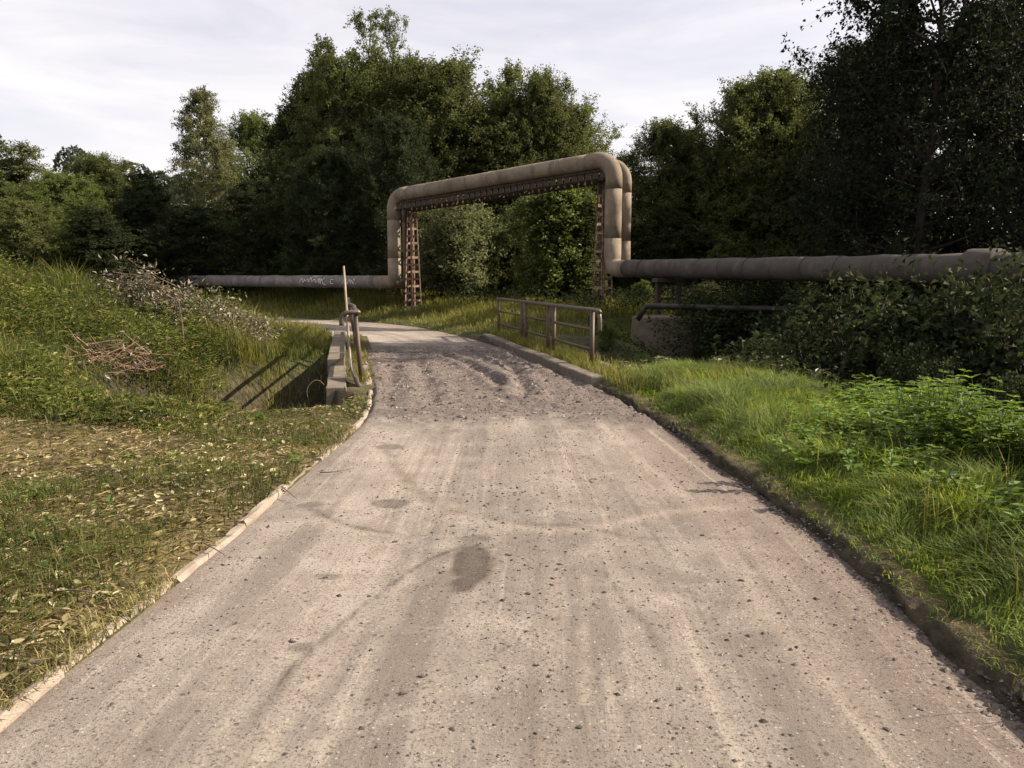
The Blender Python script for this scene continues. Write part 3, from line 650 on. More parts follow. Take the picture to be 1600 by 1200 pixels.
def pipeline(off, D, label, far, zoff=0.0):
    root = tag(empty('pipeline', rr + pn * off), label, 'pipeline'); inv = root.matrix_basis.inverted()
    o2 = pn * off
    def put(name, pts, r, mat, k=28):
        mb = MB(); mb.tube(pts, r, k); o = mb.build(name, mat, None, True); o.parent = root; o.matrix_parent_inverse = inv; return o
    dirR = dr_.normalized(); nR = Vector((-dirR.y, dirR.x, 0)); nR = nR if nR.dot(pn) > 0 else -nR
    a = rr + nR * off + dr_; a.z = zr + (ext_r.z - zr) - zoff
    b = rr + o2; c = rl + o2; e = Vector((ext_l.x, ext_l.y, 0)) + pn * off
    p = [Vector((a.x, a.y, a.z)), Vector((b.x, b.y, zr - zoff)), Vector((b.x, b.y, ztr - zoff)), Vector((c.x, c.y, ztl - zoff)), Vector((c.x, c.y, zl - zoff)), Vector((e.x, e.y, ext_l.z - zoff))]
    er = .62; ER = [.36, .62, .62, .36]
    def mid(q0, q1, d): return q0 + (q1 - q0).normalized() * d
    el = [arc_path([mid(p[i], p[i - 1], 1.0), p[i], mid(p[i], p[i + 1], 1.0)], ER[i - 1], 9) for i in range(1, 5)]
    for k_, q in enumerate(el): put('elbow', q, D / 2 + .004, M['pipe'])
    nm = ['ground_run', 'riser', 'cross_run', 'riser', 'ground_run']; mats = [M['felt'], M['pipe'], M['pipe'], M['pipe'], M['felt_pale']]
    runs = []
    for i in range(5):
        s = p[i] if i == 0 else el[i - 1][-1]; t = p[i + 1] if i == 4 else el[i][0]
        L = (t - s).length; n_ = max(2, int(L / .45)); r_ = random.Random(i * 7 + int(off * 10))
        pts = [s.lerp(t, j / n_) + Vector((r_.uniform(-1, 1), r_.uniform(-1, 1), r_.uniform(-1, 1))) * (.012 if i in (0, 4) else .004) for j in range(n_ + 1)]
        rad = [D / 2 * (1 + r_.uniform(-.025, .025) * (1 if i in (0, 4) else .35)) for _ in pts]
        o = put(nm[i], pts, rad, mats[i]); runs.append((o, s, t))
        if not far or i == 1:      # overlapping sheet joints
            nb = max(1, int(L / 1.0))
            for j in range(1, nb):
                q = s.lerp(t, j / nb); dd = (t - s).normalized(); bnd = put('joint_band', [q - dd * .022, q + dd * .022], D / 2 + .007, mats[i], 28); bnd.parent = o; bnd.matrix_parent_inverse = Matrix()
    return root, runs, p, inv
near, runs, pp, ninv = pipeline(0.0, D1, 'thick insulated pipeline rising in a portal over the road, nearer of two', False)
far_, runs2, pp2, finv = pipeline(.74, D2, 'thinner insulated pipeline running close behind the thick one', True, .06)
# raised box on the pipe far right
q = P(1548, 398, 14.3); t_ = runs[0][1]; dd = (runs[0][2] - runs[0][1]).normalized(); k_ = (q - t_).dot(dd); cpt = t_ + dd * k_
mb = MB(); mb.tube([cpt - dd * .30, cpt - dd * .27, cpt + dd * .27, cpt + dd * .30], [D1 / 2 + .03, D1 / 2 + .075, D1 / 2 + .08, D1 / 2 + .04], 20)
o = mb.build('collar', M['felt'], None, True); o.parent = near; o.matrix_parent_inverse = ninv
# white spray-paint scrawl on the low run on the left
def scrawl(run, strokes, k0):
    s, t = run[1], run[2]; dd = (t - s).normalized(); sd = Vector((0, 0, 1)).cross(dd).normalized()
    if sd.y > 0: sd = -sd
    for st in strokes:
        mb = MB(); pts = []
        for (a, h) in st:
            ang = math.asin(max(-.95, min(.95, h / (D1 / 2)))); c_ = s + dd * (k0 + a)
            pts.append(c_ + (sd * math.cos(ang) + Vector((0, 0, 1)) * math.sin(ang)) * (D1 / 2 + .016))
        mb.tube(bezier_path(pts, 4), .013, 5)
        o = mb.build('graffiti_stroke', M['spray'], None, True); o.parent = near; o.matrix_parent_inverse = ninv
lx = lambda px: (P(px, 440, 36.0) - runs[4][1]).dot((runs[4][2] - runs[4][1]).normalized())
u0 = lx(577)
_zr = random.Random(4)
zig = lambda a0, n, w_, h0, h1: [(a0 - i * w_ / 2 + _zr.uniform(-.04, .04), (h1 if i % 2 else h0) + _zr.uniform(-.045, .045)) for i in range(n)]
scrawl(runs[4], [zig(.05, 5, .18, -.08, .10), zig(.52, 7, .17, -.06, .09), [(1.06, .08), (1.2, .1), (1.24, -.05), (1.08, -.08)][::1], [(1.62, .14), (1.72, .05), (1.7, -.09), (1.55, -.12)], [(1.80, .12), (1.84, -.05), (1.83, -.26)], [(1.80, .12), (1.95, .10), (1.96, -.03), (1.84, -.06)]], u0)
scrawl(runs[4], [zig(.6, 9, .2, -.02, .13), zig(-.2, 6, .25, .0, .12)], lx(470))

# tapering lattice legs of the portal
def tower(base, z0, z1, wb, wt, label):
    root = tag(empty('lattice_tower', (base.x, base.y, z0)), label, 'tower', 'lattice legs of the pipe portal'); inv = root.matrix_basis.inverted()
    u = Vector((.74, .67, 0)).normalized(); v = Vector((-u.y, u.x, 0)); H = z1 - z0
    def cp(i, j, t): w_ = (wb + (wt - wb) * t) / 2; return Vector((base.x, base.y, z0 + H * t)) + u * w_ * i + v * w_ * j
    for i in (-1, 1):
        for j in (-1, 1):
            mb = MB(); a, b = cp(i, j, 0), cp(i, j, 1)
            mb.bar(a - u * i * .024, b - u * i * .024, .058, .010, tuple(u)); mb.bar(a - v * j * .024, b - v * j * .024, .012, .058, tuple(u))
            o = mb.build('chord', M['rust'], None); o.parent = root; o.matrix_parent_inverse = inv
    nlev = 7
    for k in range(nlev):
        for face in range(4):
            t = (k + (.25 if face % 2 else .75)) / nlev
            c4 = [(-1, -1), (1, -1), (1, 1), (-1, 1)]; A = c4[face]; Bq = c4[(face + 1) % 4]
            a, b = cp(*A, t), cp(*Bq, t); mb = MB(); out = ((a + b) / 2 - Vector((base.x, base.y, (a.z + b.z) / 2))).normalized()
            mb.bar(a + out * .008, b + out * .008, .09, .010, tuple(out)); o = mb.build('batten', M['rust'], None); o.parent = root; o.matrix_parent_inverse = inv
    mb = MB(); mb.box((base.x, base.y, z1 + .015), (wt * .8, wt * .8, .015)); o = mb.build('cap_plate', M['rust_dark'], None); o.parent = root; o.matrix_parent_inverse = inv
    mb = MB(); mb.box((base.x, base.y, z0 - .1), (wb * .75, wb * .75, .14)); o = mb.build('base_block', M['footing'], None, bevel=.02); o.parent = root; o.matrix_parent_inverse = inv
def lerp_top(t): return ztr + (ztl - ztr) * t
span = (rl - rr).length
gird_h = .34
for dist, lab, wb, wt in ((.62, 'rusty tapering lattice leg beside the bridge railing, under the high elbow', .52, .28), (span - .75, 'rusty tapering lattice leg across the road, the more distant one', .50, .27)):
    c_ = rr + pd * dist + pn * .34; z1 = lerp_top(dist / span) - D1 / 2 - gird_h - .05; zb = hz(c_.x, c_.y) + .05
    tower(c_, zb, z1, wb, wt, lab)
# plain posts standing behind the legs
for dist, lab in ((1.0, 'dark plain steel post behind the lattice leg near the bridge'), (span - .30, 'dark plain steel post beside the lattice leg across the road')):
    c_ = rr + pd * dist + pn * .86 if dist < 2 else rr + pd * dist + pn * .50; z1 = lerp_top(dist / span) - D1 / 2 - gird_h - .03; zb = hz(c_.x, c_.y) - .1
    r_ = tag(empty('steel_post', (c_.x, c_.y, zb)), lab, 'post'); inv = r_.matrix_basis.inverted()
    for nm_, o1, w1, w2 in (('flange', .07, .15, .012), ('flange', -.07, .15, .012), ('web', 0, .012, .13)):
        mb = MB(); mb.bar(Vector((c_.x, c_.y, zb)) + pn * o1, Vector((c_.x, c_.y, z1)) + pn * o1, w1, w2, tuple(pn)); o = mb.build(nm_, M['rust_dark'], None); o.parent = r_; o.matrix_parent_inverse = inv
# girder under the cross run
g0, g1 = .25, span - .3
gr = tag(empty('girder', rr + pd * g0), 'rusty battened steel girder carrying the pipes across the road', 'girder'); inv = gr.matrix_basis.inverted()
def gp(d, o, dz): q_ = rr + pd * d + pn * o; return Vector((q_.x, q_.y, lerp_top(d / span) - D1 / 2 - .03 - dz))
for o_ in (-.12, .80):
    for dz in (.05, gird_h - .05):
        mb = MB(); mb.bar(gp(g0, o_, dz), gp(g1, o_, dz), .02, .10, tuple(pn)); mb.bar(gp(g0, o_ + .04, dz - .04 if dz < .1 else dz + .04), gp(g1, o_ + .04, dz - .04 if dz < .1 else dz + .04), .08, .012, (0, 0, 1))
        o = mb.build('chord', M['rust_dark'], None); o.parent = gr; o.matrix_parent_inverse = inv
    n_ = 34
    for i in range(n_ + 1):
        d = g0 + .12 + (g1 - g0 - .24) * i / n_; mb = MB(); mb.bar(gp(d, o_ + .013, .02), gp(d, o_ + .013, gird_h - .02), .012, .225, tuple(pd))
        o = mb.build('batten', M['rust_dark'], None); o.parent = gr; o.matrix_parent_inverse = inv
for i in range(9):
    d = g0 + .3 + (g1 - g0 - .6) * i / 8; mb = MB(); mb.bar(gp(d, -.12, gird_h - .05), gp(d, .80, gird_h - .05), .06, .06, (0, 0, 1)); o = mb.build('cross_bar', M['rust_dark'], None); o.parent = gr; o.matrix_parent_inverse = inv

# concrete footing, support frame and thin black pipe on the right bank
fc = P(1036, 520, 23.0); fz = P(1036, 494, 23.0).z
mb = MB(); A = Vector((.97, -.25, 0)); Bv = Vector((.25, .97, 0))
V = []
for z_, e in ((fz - 1.5, .10), (fz, 0)):
    for i, j in ((-1, -1), (1, -1), (1, 1), (-1, 1)): V.append(Vector((fc.x, fc.y, z_)) + A * i * (.84 + e) + Bv * j * (.6 + e))
mb.add(V, [(3, 2, 1, 0), (4, 5, 6, 7), (0, 1, 5, 4), (1, 2, 6, 5), (2, 3, 7, 6), (3, 0, 4, 7)])
fo = mb.build('concrete_footing', M['footing']); rough(fo, .02, seed=9, bev=.03)
tag(fo, 'square concrete footing on the stream bank under the low pipe', 'footing')
def pipe_frame(px, y, zb, label):
    s, t = runs[0][2], runs[0][1]; best = min((s.lerp(t, i / 300) for i in range(301)), key=lambda q: abs(800 + q.x / q.y * FPX - px))
    c_ = best; dd = (t - s).normalized(); nn = Vector((-dd.y, dd.x, 0)); ztop = c_.z - D1 / 2
    r_ = tag(empty('pipe_support', (c_.x, c_.y, zb)), label, 'support'); inv = r_.matrix_basis.inverted()
    for o1 in (-.22, .34):
        q_ = c_ + nn * o1 + dd * (.12 if o1 > 0 else -.12); mb = MB(); mb.bar((q_.x, q_.y, zb), (q_.x, q_.y, ztop - .12), .13, .13, tuple(nn)); o = mb.build('post', M['rust_dark'], None, bevel=.01); o.parent = r_; o.matrix_parent_inverse = inv
    mb = MB(); a_ = c_ - nn * .42; b_ = c_ + nn * .95; mb.bar((a_.x, a_.y, ztop - .06), (b_.x, b_.y, ztop - .06), .30, .12, (0, 0, 1)); o = mb.build('saddle_beam', M['rust_dark'], None, bevel=.01); o.parent = r_; o.matrix_parent_inverse = inv
    mb = MB(); zc = zb + (ztop - zb) * .45; a_ = c_ - nn * .22; b_ = c_ + nn * .34; mb.bar((a_.x, a_.y, zc), (b_.x, b_.y, zc), .06, .08, (0, 0, 1)); o = mb.build('tie_bar', M['rust_dark'], None); o.parent = r_; o.matrix_parent_inverse = inv
    return c_
pipe_frame(1040, 23, fz - .02, 'short steel pipe support standing on the concrete footing')
c2 = pipe_frame(1545, 14, -1.4, 'steel pipe support in the shrubs under the collar')
bp = tag(empty('thin_pipe', P(1000, 494, 22.0)), 'thin black pipe running level under the thick pipe over the stream', 'pipe')
mb = MB(); mb.tube(arc_path([P(996, 500, 22.05), P(1010, 478, 22.0), P(1330, 486, 19.0), P(1640, 500, 16.0)], .16, 6), .075, 14)
o = mb.build('tube', M['black'], None, True); o.parent = bp; o.matrix_parent_inverse = bp.matrix_basis.inverted()
# ------------------------------------------------------------------ trees
def batch_tubes(A, Bm, ra, rb, k=3):
    """straight tapered twigs, vectorised"""
    d = unit(Bm - A); ref = np.where(np.abs(d[:, 2:3]) < .9, np.array([[0, 0, 1.0]]), np.array([[1.0, 0, 0]]))
    x = unit(np.cross(d, ref)); y = np.cross(d, x); V = []
    for end, r in ((A, ra), (Bm, rb)):
        for j in range(k):
            a = 2 * np.pi * j / k; V.append(end + (x * math.cos(a) + y * math.sin(a)) * np.broadcast_to(r, len(A))[:, None])
    V = np.stack(V, 1).reshape(-1, 3); b = np.arange(len(A))[:, None] * 2 * k; F = []
    for j in range(k):
        j2 = (j + 1) % k; F += [b + [j, j2, k + j2], b + [j, k + j2, k + j]]
    return V, np.concatenate(F)
def gen_tree(seed, H, base, prof, n_prim, asc, n_sec=9, n_twig=4, n_leaf=13, leaf=.11, lw=.6, droop=0.0, stems=1, spread=.0, tr=None, sec_len=.42, twig_len=.5, curl=.35, jitter=.12, trunk_k=8, sparse=0.0, twigs=False):
    """returns (wood V,F), (leaf V,F): trunk(s), limbs, side branches and leafy twigs"""
    rng = np.random.default_rng(seed); wood = []; SA = []; SB = []; SR = []; TW = []; TD = []; TL = []
    tr = tr or H * .013
    for st in range(stems):
        az = rng.uniform(0, 6.28); off = np.array([math.cos(az), math.sin(az), 0]) * (spread * (.35 + .65 * rng.random()) if stems > 1 else 0)
        h = H * (1 if st == 0 else rng.uniform(.72, .97)); n = 9
        t = np.linspace(0, 1, n); path = np.stack([off[0] * t ** .8, off[1] * t ** .8, h * t], 1)
        path[1:, :2] += np.cumsum(rng.normal(0, H * .006, (n - 1, 2)), 0)
        rad = tr * (1.15 - t * 1.08) * (1 if stems == 1 else .6) + .008; rad[0] *= 1.35
        v, f = tube(path, rad, trunk_k); wood.append((v, q2t(f)))
        npr = max(3, n_prim // stems)
        for i in range(npr):
            u_ = (i + rng.random()) / npr; z = base + u_ * (1 - base) * .985; p0 = np.array([np.interp(z, t, path[:, c]) for c in range(3)])
            a = i * 2.4 + rng.uniform(-.5, .5); L = prof(u_) * (1 if stems == 1 else .62) * rng.uniform(1 - jitter * 2.2, 1 + jitter)
            e = asc(u_) + rng.normal(0, .12); d = np.array([math.cos(a) * math.cos(e), math.sin(a) * math.cos(e), math.sin(e)])
            q = [p0]; m_ = 5
            for j in range(m_):
                d = d + np.array([0, 0, curl / m_ - droop * (j / m_) * .5]) + rng.normal(0, .09, 3); d /= np.linalg.norm(d); q.append(q[-1] + d * L / m_)
            q = np.array(q); r0 = min(tr * .42, .012 * L + .008); v, f = tube(q, np.linspace(r0, .007, m_ + 1), 4); wood.append((v, q2t(f)))
            ns = max(3, int(n_sec * (L / max(.6, prof(.4))) ** .5))
            w_ = np.sort(rng.uniform(.18, 1.0, ns)); w_[-1] = 1.0; tv = w_ * m_; k0 = np.minimum(tv.astype(int), m_ - 1); fr = (tv - k0)[:, None]
            s0 = q[k0] * (1 - fr) + q[k0 + 1] * fr; dd = unit(q[np.minimum(k0 + 1, m_)] - q[k0])
            sdv = unit(dd * .75 + rdir(rng, ns) * .8 + np.array([0, 0, .12 - droop * .5])); sl = (sec_len * L * (1.15 - .75 * w_) + .32) * rng.uniform(.7, 1.25, ns)
            SA.append(s0); SB.append(s0 + sdv * sl[:, None]); SR.append(np.full(ns, .006))
    SA = np.concatenate(SA); SB = np.concatenate(SB)
    if sparse: kp = rng.random(len(SA)) > sparse; SA, SB = SA[kp], SB[kp]
    wood.append(batch_tubes(SA, SB, .010, .004))
    ns = len(SA); k = np.repeat(np.arange(ns), n_twig); u_ = rng.uniform(.15, 1.0, len(k))[:, None]
    t0 = SA[k] * (1 - u_) + SB[k] * u_; ln = np.linalg.norm(SB - SA, axis=1)[k]
    td = unit(unit(SB - SA)[k] * .6 + rdir(rng, len(k)) * .85 + np.array([0, 0, .1 - droop])); tl = (twig_len * ln + .18) * rng.uniform(.6, 1.2, len(k))
    t1 = t0 + td * tl[:, None]
    if twigs: wood.append(batch_tubes(t0, t1, .004, .002))
    k2 = np.repeat(np.arange(len(t0)), n_leaf); u2 = rng.uniform(.0, 1.08, len(k2))[:, None]
    lp = t0[k2] * (1 - u2) + t1[k2] * u2 + rng.normal(0, .035 + leaf * .25, (len(k2), 3))
    la = unit(td[k2] * .5 + rdir(rng, len(k2)) * .8 + np.array([0, 0, -.15 - droop * .6])); ou = lp * np.array([1, 1, 0.0]); nn = unit(rdir(rng, len(k2)) * .6 + unit(ou) * .7 + np.array([0, 0, .55]))
    Ls = leaf * rng.uniform(.65, 1.3, len(k2)); lv, lf = leaves(lp, la, nn, Ls, Ls * lw)
    return cat(wood), (lv, lf)
def tree_meshes(name, wood_mat, leaf_m, **kw):
    w_, l_ = gen_tree(**kw)
    return npmesh(name + '_wood', w_[0], w_[1], M[wood_mat], False), npmesh(name + '_crown', l_[0], l_[1], M[leaf_m], False), kw['H']
def set_tree(name, meshes, x, y, h, label, cat_='tree', rz=0.0, wide=1.0, group=None, mat=None, sink=.08, z=None, crown='crown', wood='trunk'):
    wm, cm, H0 = meshes; s = h / H0
    r_ = tag(empty(name, (x, y, (hz(x, y) if z is None else z) - sink), rz), label, cat_, group); r_.scale = (s * wide, s * wide, s)
    a = link(wood, wm, None, r_); c = link(crown, cm, None, r_)
    if mat:
        c.material_slots[0].link = 'OBJECT'; c.material_slots[0].material = M[mat]
    return r_
dome = lambda r, lo=.55: (lambda u: r * (lo + (1 - lo) * math.sin(math.pi * min(1, u * .9 + .18))) * (1 if u < .8 else 1 - (u - .8) * 3.2))
K = {}
K['tall'] = tree_meshes('tall', 'bark', 'leaf_olive', seed=11, H=15, base=.05, prof=lambda u: 6.0 * (1 - u) ** .6 + 1.2, n_prim=144, asc=lambda u: .35 + .75 * u, n_sec=9, n_twig=5, n_leaf=25, leaf=.12, stems=7, spread=3.2, curl=.8, sec_len=.36)
K['round'] = tree_meshes('round', 'bark', 'leaf_olive', seed=12, H=11, base=.05, prof=dome(3.9, .72), n_prim=88, asc=lambda u: .05 + .85 * u, n_sec=11, n_twig=5, n_leaf=24, leaf=.125, curl=.5)
K['round2'] = tree_meshes('round2', 'bark', 'leaf_olive', seed=13, H=11, base=.04, prof=lambda u: 4.7 * (1 - u) ** .55 + .7, n_prim=96, asc=lambda u: .15 + .8 * u, n_sec=10, n_twig=5, n_leaf=24, leaf=.125, curl=.6, stems=3, spread=1.5)
K['birch'] = tree_meshes('birch', 'birch_bark', 'leaf_birch', seed=14, H=13, base=.10, prof=lambda u: 3.1 * (1 - u) ** .75 + .4, n_prim=84, asc=lambda u: .35 + .5 * u, n_sec=9, n_twig=5, n_leaf=23, leaf=.11, droop=.75, curl=.2)
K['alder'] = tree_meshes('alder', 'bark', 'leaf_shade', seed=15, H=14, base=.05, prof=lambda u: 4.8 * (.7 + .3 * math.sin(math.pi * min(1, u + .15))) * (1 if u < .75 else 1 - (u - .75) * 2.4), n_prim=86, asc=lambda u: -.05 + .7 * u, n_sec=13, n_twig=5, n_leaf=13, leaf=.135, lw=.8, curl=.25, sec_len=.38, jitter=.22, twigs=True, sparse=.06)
K['willow'] = tree_meshes('willow', 'bark', 'leaf_willow', seed=16, H=5, base=.03, prof=lambda u: 2.1 * (1 - u) ** .5 + .3, n_prim=80, asc=lambda u: .55 + .4 * u, n_sec=9, n_twig=4, n_leaf=14, leaf=.16, lw=.34, stems=6, spread=1.6, curl=.25, droop=.2)
K['bush'] = tree_meshes('bush', 'bark', 'leaf_green', seed=17, H=5, base=.02, prof=dome(1.45, .75), n_prim=80, asc=lambda u: .3 + .7 * u, n_sec=9, n_twig=4, n_leaf=13, leaf=.12, stems=4, spread=.8, curl=.5)
K['shrub'] = tree_meshes('shrub', 'bark', 'leaf_shaded', seed=18, H=2.4, base=.02, prof=dome(1.15, .7), n_prim=50, asc=lambda u: .4 + .5 * u, n_sec=7, n_twig=4, n_leaf=9, leaf=.085, lw=.65, stems=6, spread=.8, curl=.3, sec_len=.5, tr=.03)
def TP(px, y): return (px - 800) / FPX * y * 1.0
def top_h(px, py, y):
    q = P(px, py, y); return q.z - hz(q.x, y)
def T(name, kind, px, py, y, label, **kw):
    q = P(px, py, y); return set_tree(name, K[kind], q.x, y, top_h(px, py, y), label, **kw)
g_ = 'trees behind the road bend'
T('broadleaf_tree', 'tall', 546, 14, 45, 'tallest tree with upright leader shoots behind the left pipe riser', rz=.6, wide=.92, group=g_)
T('broadleaf_tree', 'round2', 462, 118, 47, 'dark tree with a ragged top, just left of the tallest tree', rz=2.0, wide=.85, group=g_, mat='leaf_shaded')
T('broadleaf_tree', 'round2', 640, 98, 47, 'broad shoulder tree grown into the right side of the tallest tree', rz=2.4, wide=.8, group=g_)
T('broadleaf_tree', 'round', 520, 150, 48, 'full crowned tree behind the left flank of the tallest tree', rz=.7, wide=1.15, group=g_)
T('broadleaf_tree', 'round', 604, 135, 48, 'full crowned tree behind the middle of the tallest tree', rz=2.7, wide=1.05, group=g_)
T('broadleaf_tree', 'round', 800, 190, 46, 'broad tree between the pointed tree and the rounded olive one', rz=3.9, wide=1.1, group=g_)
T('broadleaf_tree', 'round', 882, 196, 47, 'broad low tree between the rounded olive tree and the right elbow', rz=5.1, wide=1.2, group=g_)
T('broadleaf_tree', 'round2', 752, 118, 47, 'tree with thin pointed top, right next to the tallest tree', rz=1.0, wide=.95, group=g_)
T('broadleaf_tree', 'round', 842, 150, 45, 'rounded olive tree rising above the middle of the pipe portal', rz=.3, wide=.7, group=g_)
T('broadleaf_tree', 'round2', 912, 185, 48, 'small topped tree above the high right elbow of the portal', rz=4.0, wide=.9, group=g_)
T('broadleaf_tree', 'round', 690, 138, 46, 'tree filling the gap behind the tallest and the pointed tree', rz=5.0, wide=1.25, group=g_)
T('broadleaf_tree', 'round', 620, 210, 39, 'dark tree in the shade straight above the left elbow', rz=2.2, wide=.9, group=g_, mat='leaf_shaded')
T('broadleaf_tree', 'round', 510, 255, 39.5, 'shaded dark tree in front of the tallest tree, over the scrawled pipe', rz=1.1, wide=1.15, group=g_, mat='leaf_shaded')
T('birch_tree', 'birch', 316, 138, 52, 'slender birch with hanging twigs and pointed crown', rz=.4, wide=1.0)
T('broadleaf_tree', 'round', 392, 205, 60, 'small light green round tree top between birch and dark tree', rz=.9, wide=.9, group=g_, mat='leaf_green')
T('broadleaf_tree', 'round', 405, 300, 42, 'low black-green tree below the small round tree top', rz=3.3, wide=1.5, group=g_, mat='leaf_shaded')
T('broadleaf_tree', 'round', 300, 335, 43, 'low dark tree at the foot of the birch', rz=.2, wide=1.9, group=g_, mat='leaf_shaded')
T('broadleaf_tree', 'round2', 228, 275, 44, 'dome shaped dark tree left of the birch', rz=2.9, wide=1.5, group=g_, mat='leaf_shaded')
g2 = 'trees along the left edge of the meadow'
T('broadleaf_tree', 'round', 150, 262, 58, 'brownish green tree below the wooded hill', rz=.8, wide=1.2, group=g2)
T('broadleaf_tree', 'round', 92, 288, 46, 'bushy green tree in the sun with dark tree on its right', rz=1.8, wide=1.5, group=g2, mat='leaf_green')
T('broadleaf_tree', 'round2', 15, 240, 52, 'reddish olive tree at the left picture edge', rz=.1, wide=1.6, group=g2, mat='leaf_birch')
T('broadleaf_tree', 'round', 25, 330, 40, 'low bushy olive tree in front of the reddish one', rz=2.5, wide=1.8, group=g2)
T('broadleaf_tree', 'round2', -90, 260, 46, 'olive tree cut by the left picture edge', rz=3.5, wide=1.6, group=g2)
T('broadleaf_tree', 'round2', 165, 335, 41, 'low dark leafy tree at the back of the meadow', rz=5.5, wide=2.0, group=g2, mat='leaf_shaded')
g3 = 'trees behind the low pipe'
T('broadleaf_tree', 'round', 1035, 218, 44, 'leafy tree right of the pipe riser, lowest tree top on that side', rz=.5, wide=1.0, group=g3)
T('broadleaf_tree', 'round2', 1100, 205, 44, 'tree filling in behind the lowest tree top by the riser', rz=2.5, wide=1.5, group=g3)
T('broadleaf_tree', 'round', 1165, 165, 43, 'sunlit topped tree stepping up from the riser towards the big tree', rz=1.5, wide=.95, group=g3)
T('broadleaf_tree', 'round', 1212, 150, 44, 'broad tree joining the sunlit topped tree and the lit crown', rz=.3, wide=1.1, group=g3)
T('broadleaf_tree', 'round2', 1255, 128, 42, 'tree with lit crown partly behind the overhanging branch', rz=3.5, wide=1.0, group=g3)
T('broadleaf_tree', 'round', 1350, 110, 38, 'dark tree behind the big alder trunk', rz=4.5, wide=1.0, group=g3, mat='leaf_shaded')
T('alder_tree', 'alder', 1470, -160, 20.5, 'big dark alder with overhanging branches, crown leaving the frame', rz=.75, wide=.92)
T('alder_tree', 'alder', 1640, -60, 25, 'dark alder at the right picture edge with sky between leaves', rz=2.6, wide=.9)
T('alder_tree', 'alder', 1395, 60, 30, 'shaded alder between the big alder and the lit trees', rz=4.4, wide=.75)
for q_ in ((12.6, 10.9, 5.8, 'low alder standing out of view beyond the nettles'), (14.5, 13.4, 7.5, 'alder standing out of view beside the pipe, first from the road'), (17.5, 17.5, 9.5, 'alder standing out of view beyond the pipe, second from the road'), (13.5, 22.0, 9.0, 'alder out of view behind the big alder')):
    set_tree('alder_tree', K['alder'], q_[0], q_[1], q_[2], q_[3], rz=q_[0], wide=1.0)
# bushes
T('willow_bush', 'willow', 712, 318, 36.8, 'grey green willow bush framed by the portal', cat_='bush', rz=.3, wide=1.35, wood='stems')
T('willow_bush', 'willow', 790, 335, 38, 'willow bush between the grey green and the bright bush', cat_='bush', rz=2.3, wide=1.1, wood='stems', mat='leaf_olive')
T('green_bush', 'bush', 862, 290, 33, 'bright green upright bush left of the right lattice leg', cat_='bush', rz=1.3, wide=1.3, wood='stems')
T('green_bush', 'bush', 918, 300, 33.5, 'dull olive bush directly behind the right lattice leg', cat_='bush', rz=3.3, wide=1.0, wood='stems', mat='leaf_olive')
T('green_bush', 'bush', 1003, 438, 32, 'small bright bush seen under the low pipe by the riser', cat_='bush', rz=.3, wide=1.5, wood='stems')
T('green_bush', 'bush', 1105, 440, 34, 'yellowish low bush seen under the low pipe beside its support', cat_='bush', rz=2.1, wide=2.6, wood='stems', mat='leaf_birch')
T('green_bush', 'bush', 985, 335, 40, 'dark bush behind the two risers', cat_='bush', rz=2.0, wide=1.3, wood='stems', mat='leaf_shaded')
for i, (px, py, y, wd, lab) in enumerate((
        (1130, 470, 21, 1.25, 'dark shrub right of the concrete footing'), (1215, 455, 22, 1.5, 'black shaded shrub under the middle of the low pipe'),
        (1300, 470, 18, 1.4, 'shaded shrub hanging over the stream bed'), (1380, 440, 22, 1.3, 'shaded shrub behind the black pipe near the big alder'),
        (1430, 480, 12.5, 1.05, 'arching shrub with sunlit tips above the nettles'), (1560, 452, 11.5, 1.0, 'tall shrub reaching the pipe at the right picture edge'),
        (1600, 590, 9.2, 1.0, 'leafy shrub behind the nettles at the right picture edge'), (1440, 565, 10.0, 1.0, 'low shrub on the slope behind the nettles'),
        (1330, 560, 13.5, 1.2, 'low dim shrub on the stream slope'), (950, 500, 19.5, .8, 'shrub growing outside the near end of the right railing'),
(1200, 540, 15.5, 1.3, 'dim shrub on the stream bank behind the pale grasses'))):
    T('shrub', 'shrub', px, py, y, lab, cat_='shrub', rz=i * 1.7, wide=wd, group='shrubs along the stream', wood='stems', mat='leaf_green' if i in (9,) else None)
# far wooded hill: one mass
rng = np.random.default_rng(77); parts = []
for i in range(110):
    a = rng.uniform(-190, -15); b = rng.uniform(105, 200); h = rng.uniform(8, 12); zz = hz(a, b); n = 700
    d = rdir(rng, n); d[:, 2] = np.abs(d[:, 2]) * 1.0 - .25; rr_ = (.75 + .3 * vn(d[:, 0] * 3 + i, d[:, 1] * 3 + d[:, 2] * 2, 1.3, i))[:, None]
    p_ = np.array([a, b, zz + h * .5]) + d * rr_ * np.array([h * .42, h * .42, h * .5])
    parts.append(leaves(p_, unit(d + rdir(rng, n)), unit(d + rdir(rng, n) * .6), rng.uniform(.5, 1.0, n), rng.uniform(.4, .7, n)))
V, F = cat(parts); o = link('distant_wood', npmesh('distant_wood', V, F, M['leaf_far'])); tag(o, 'far wooded hill on the left horizon', 'wood', kind='stuff')
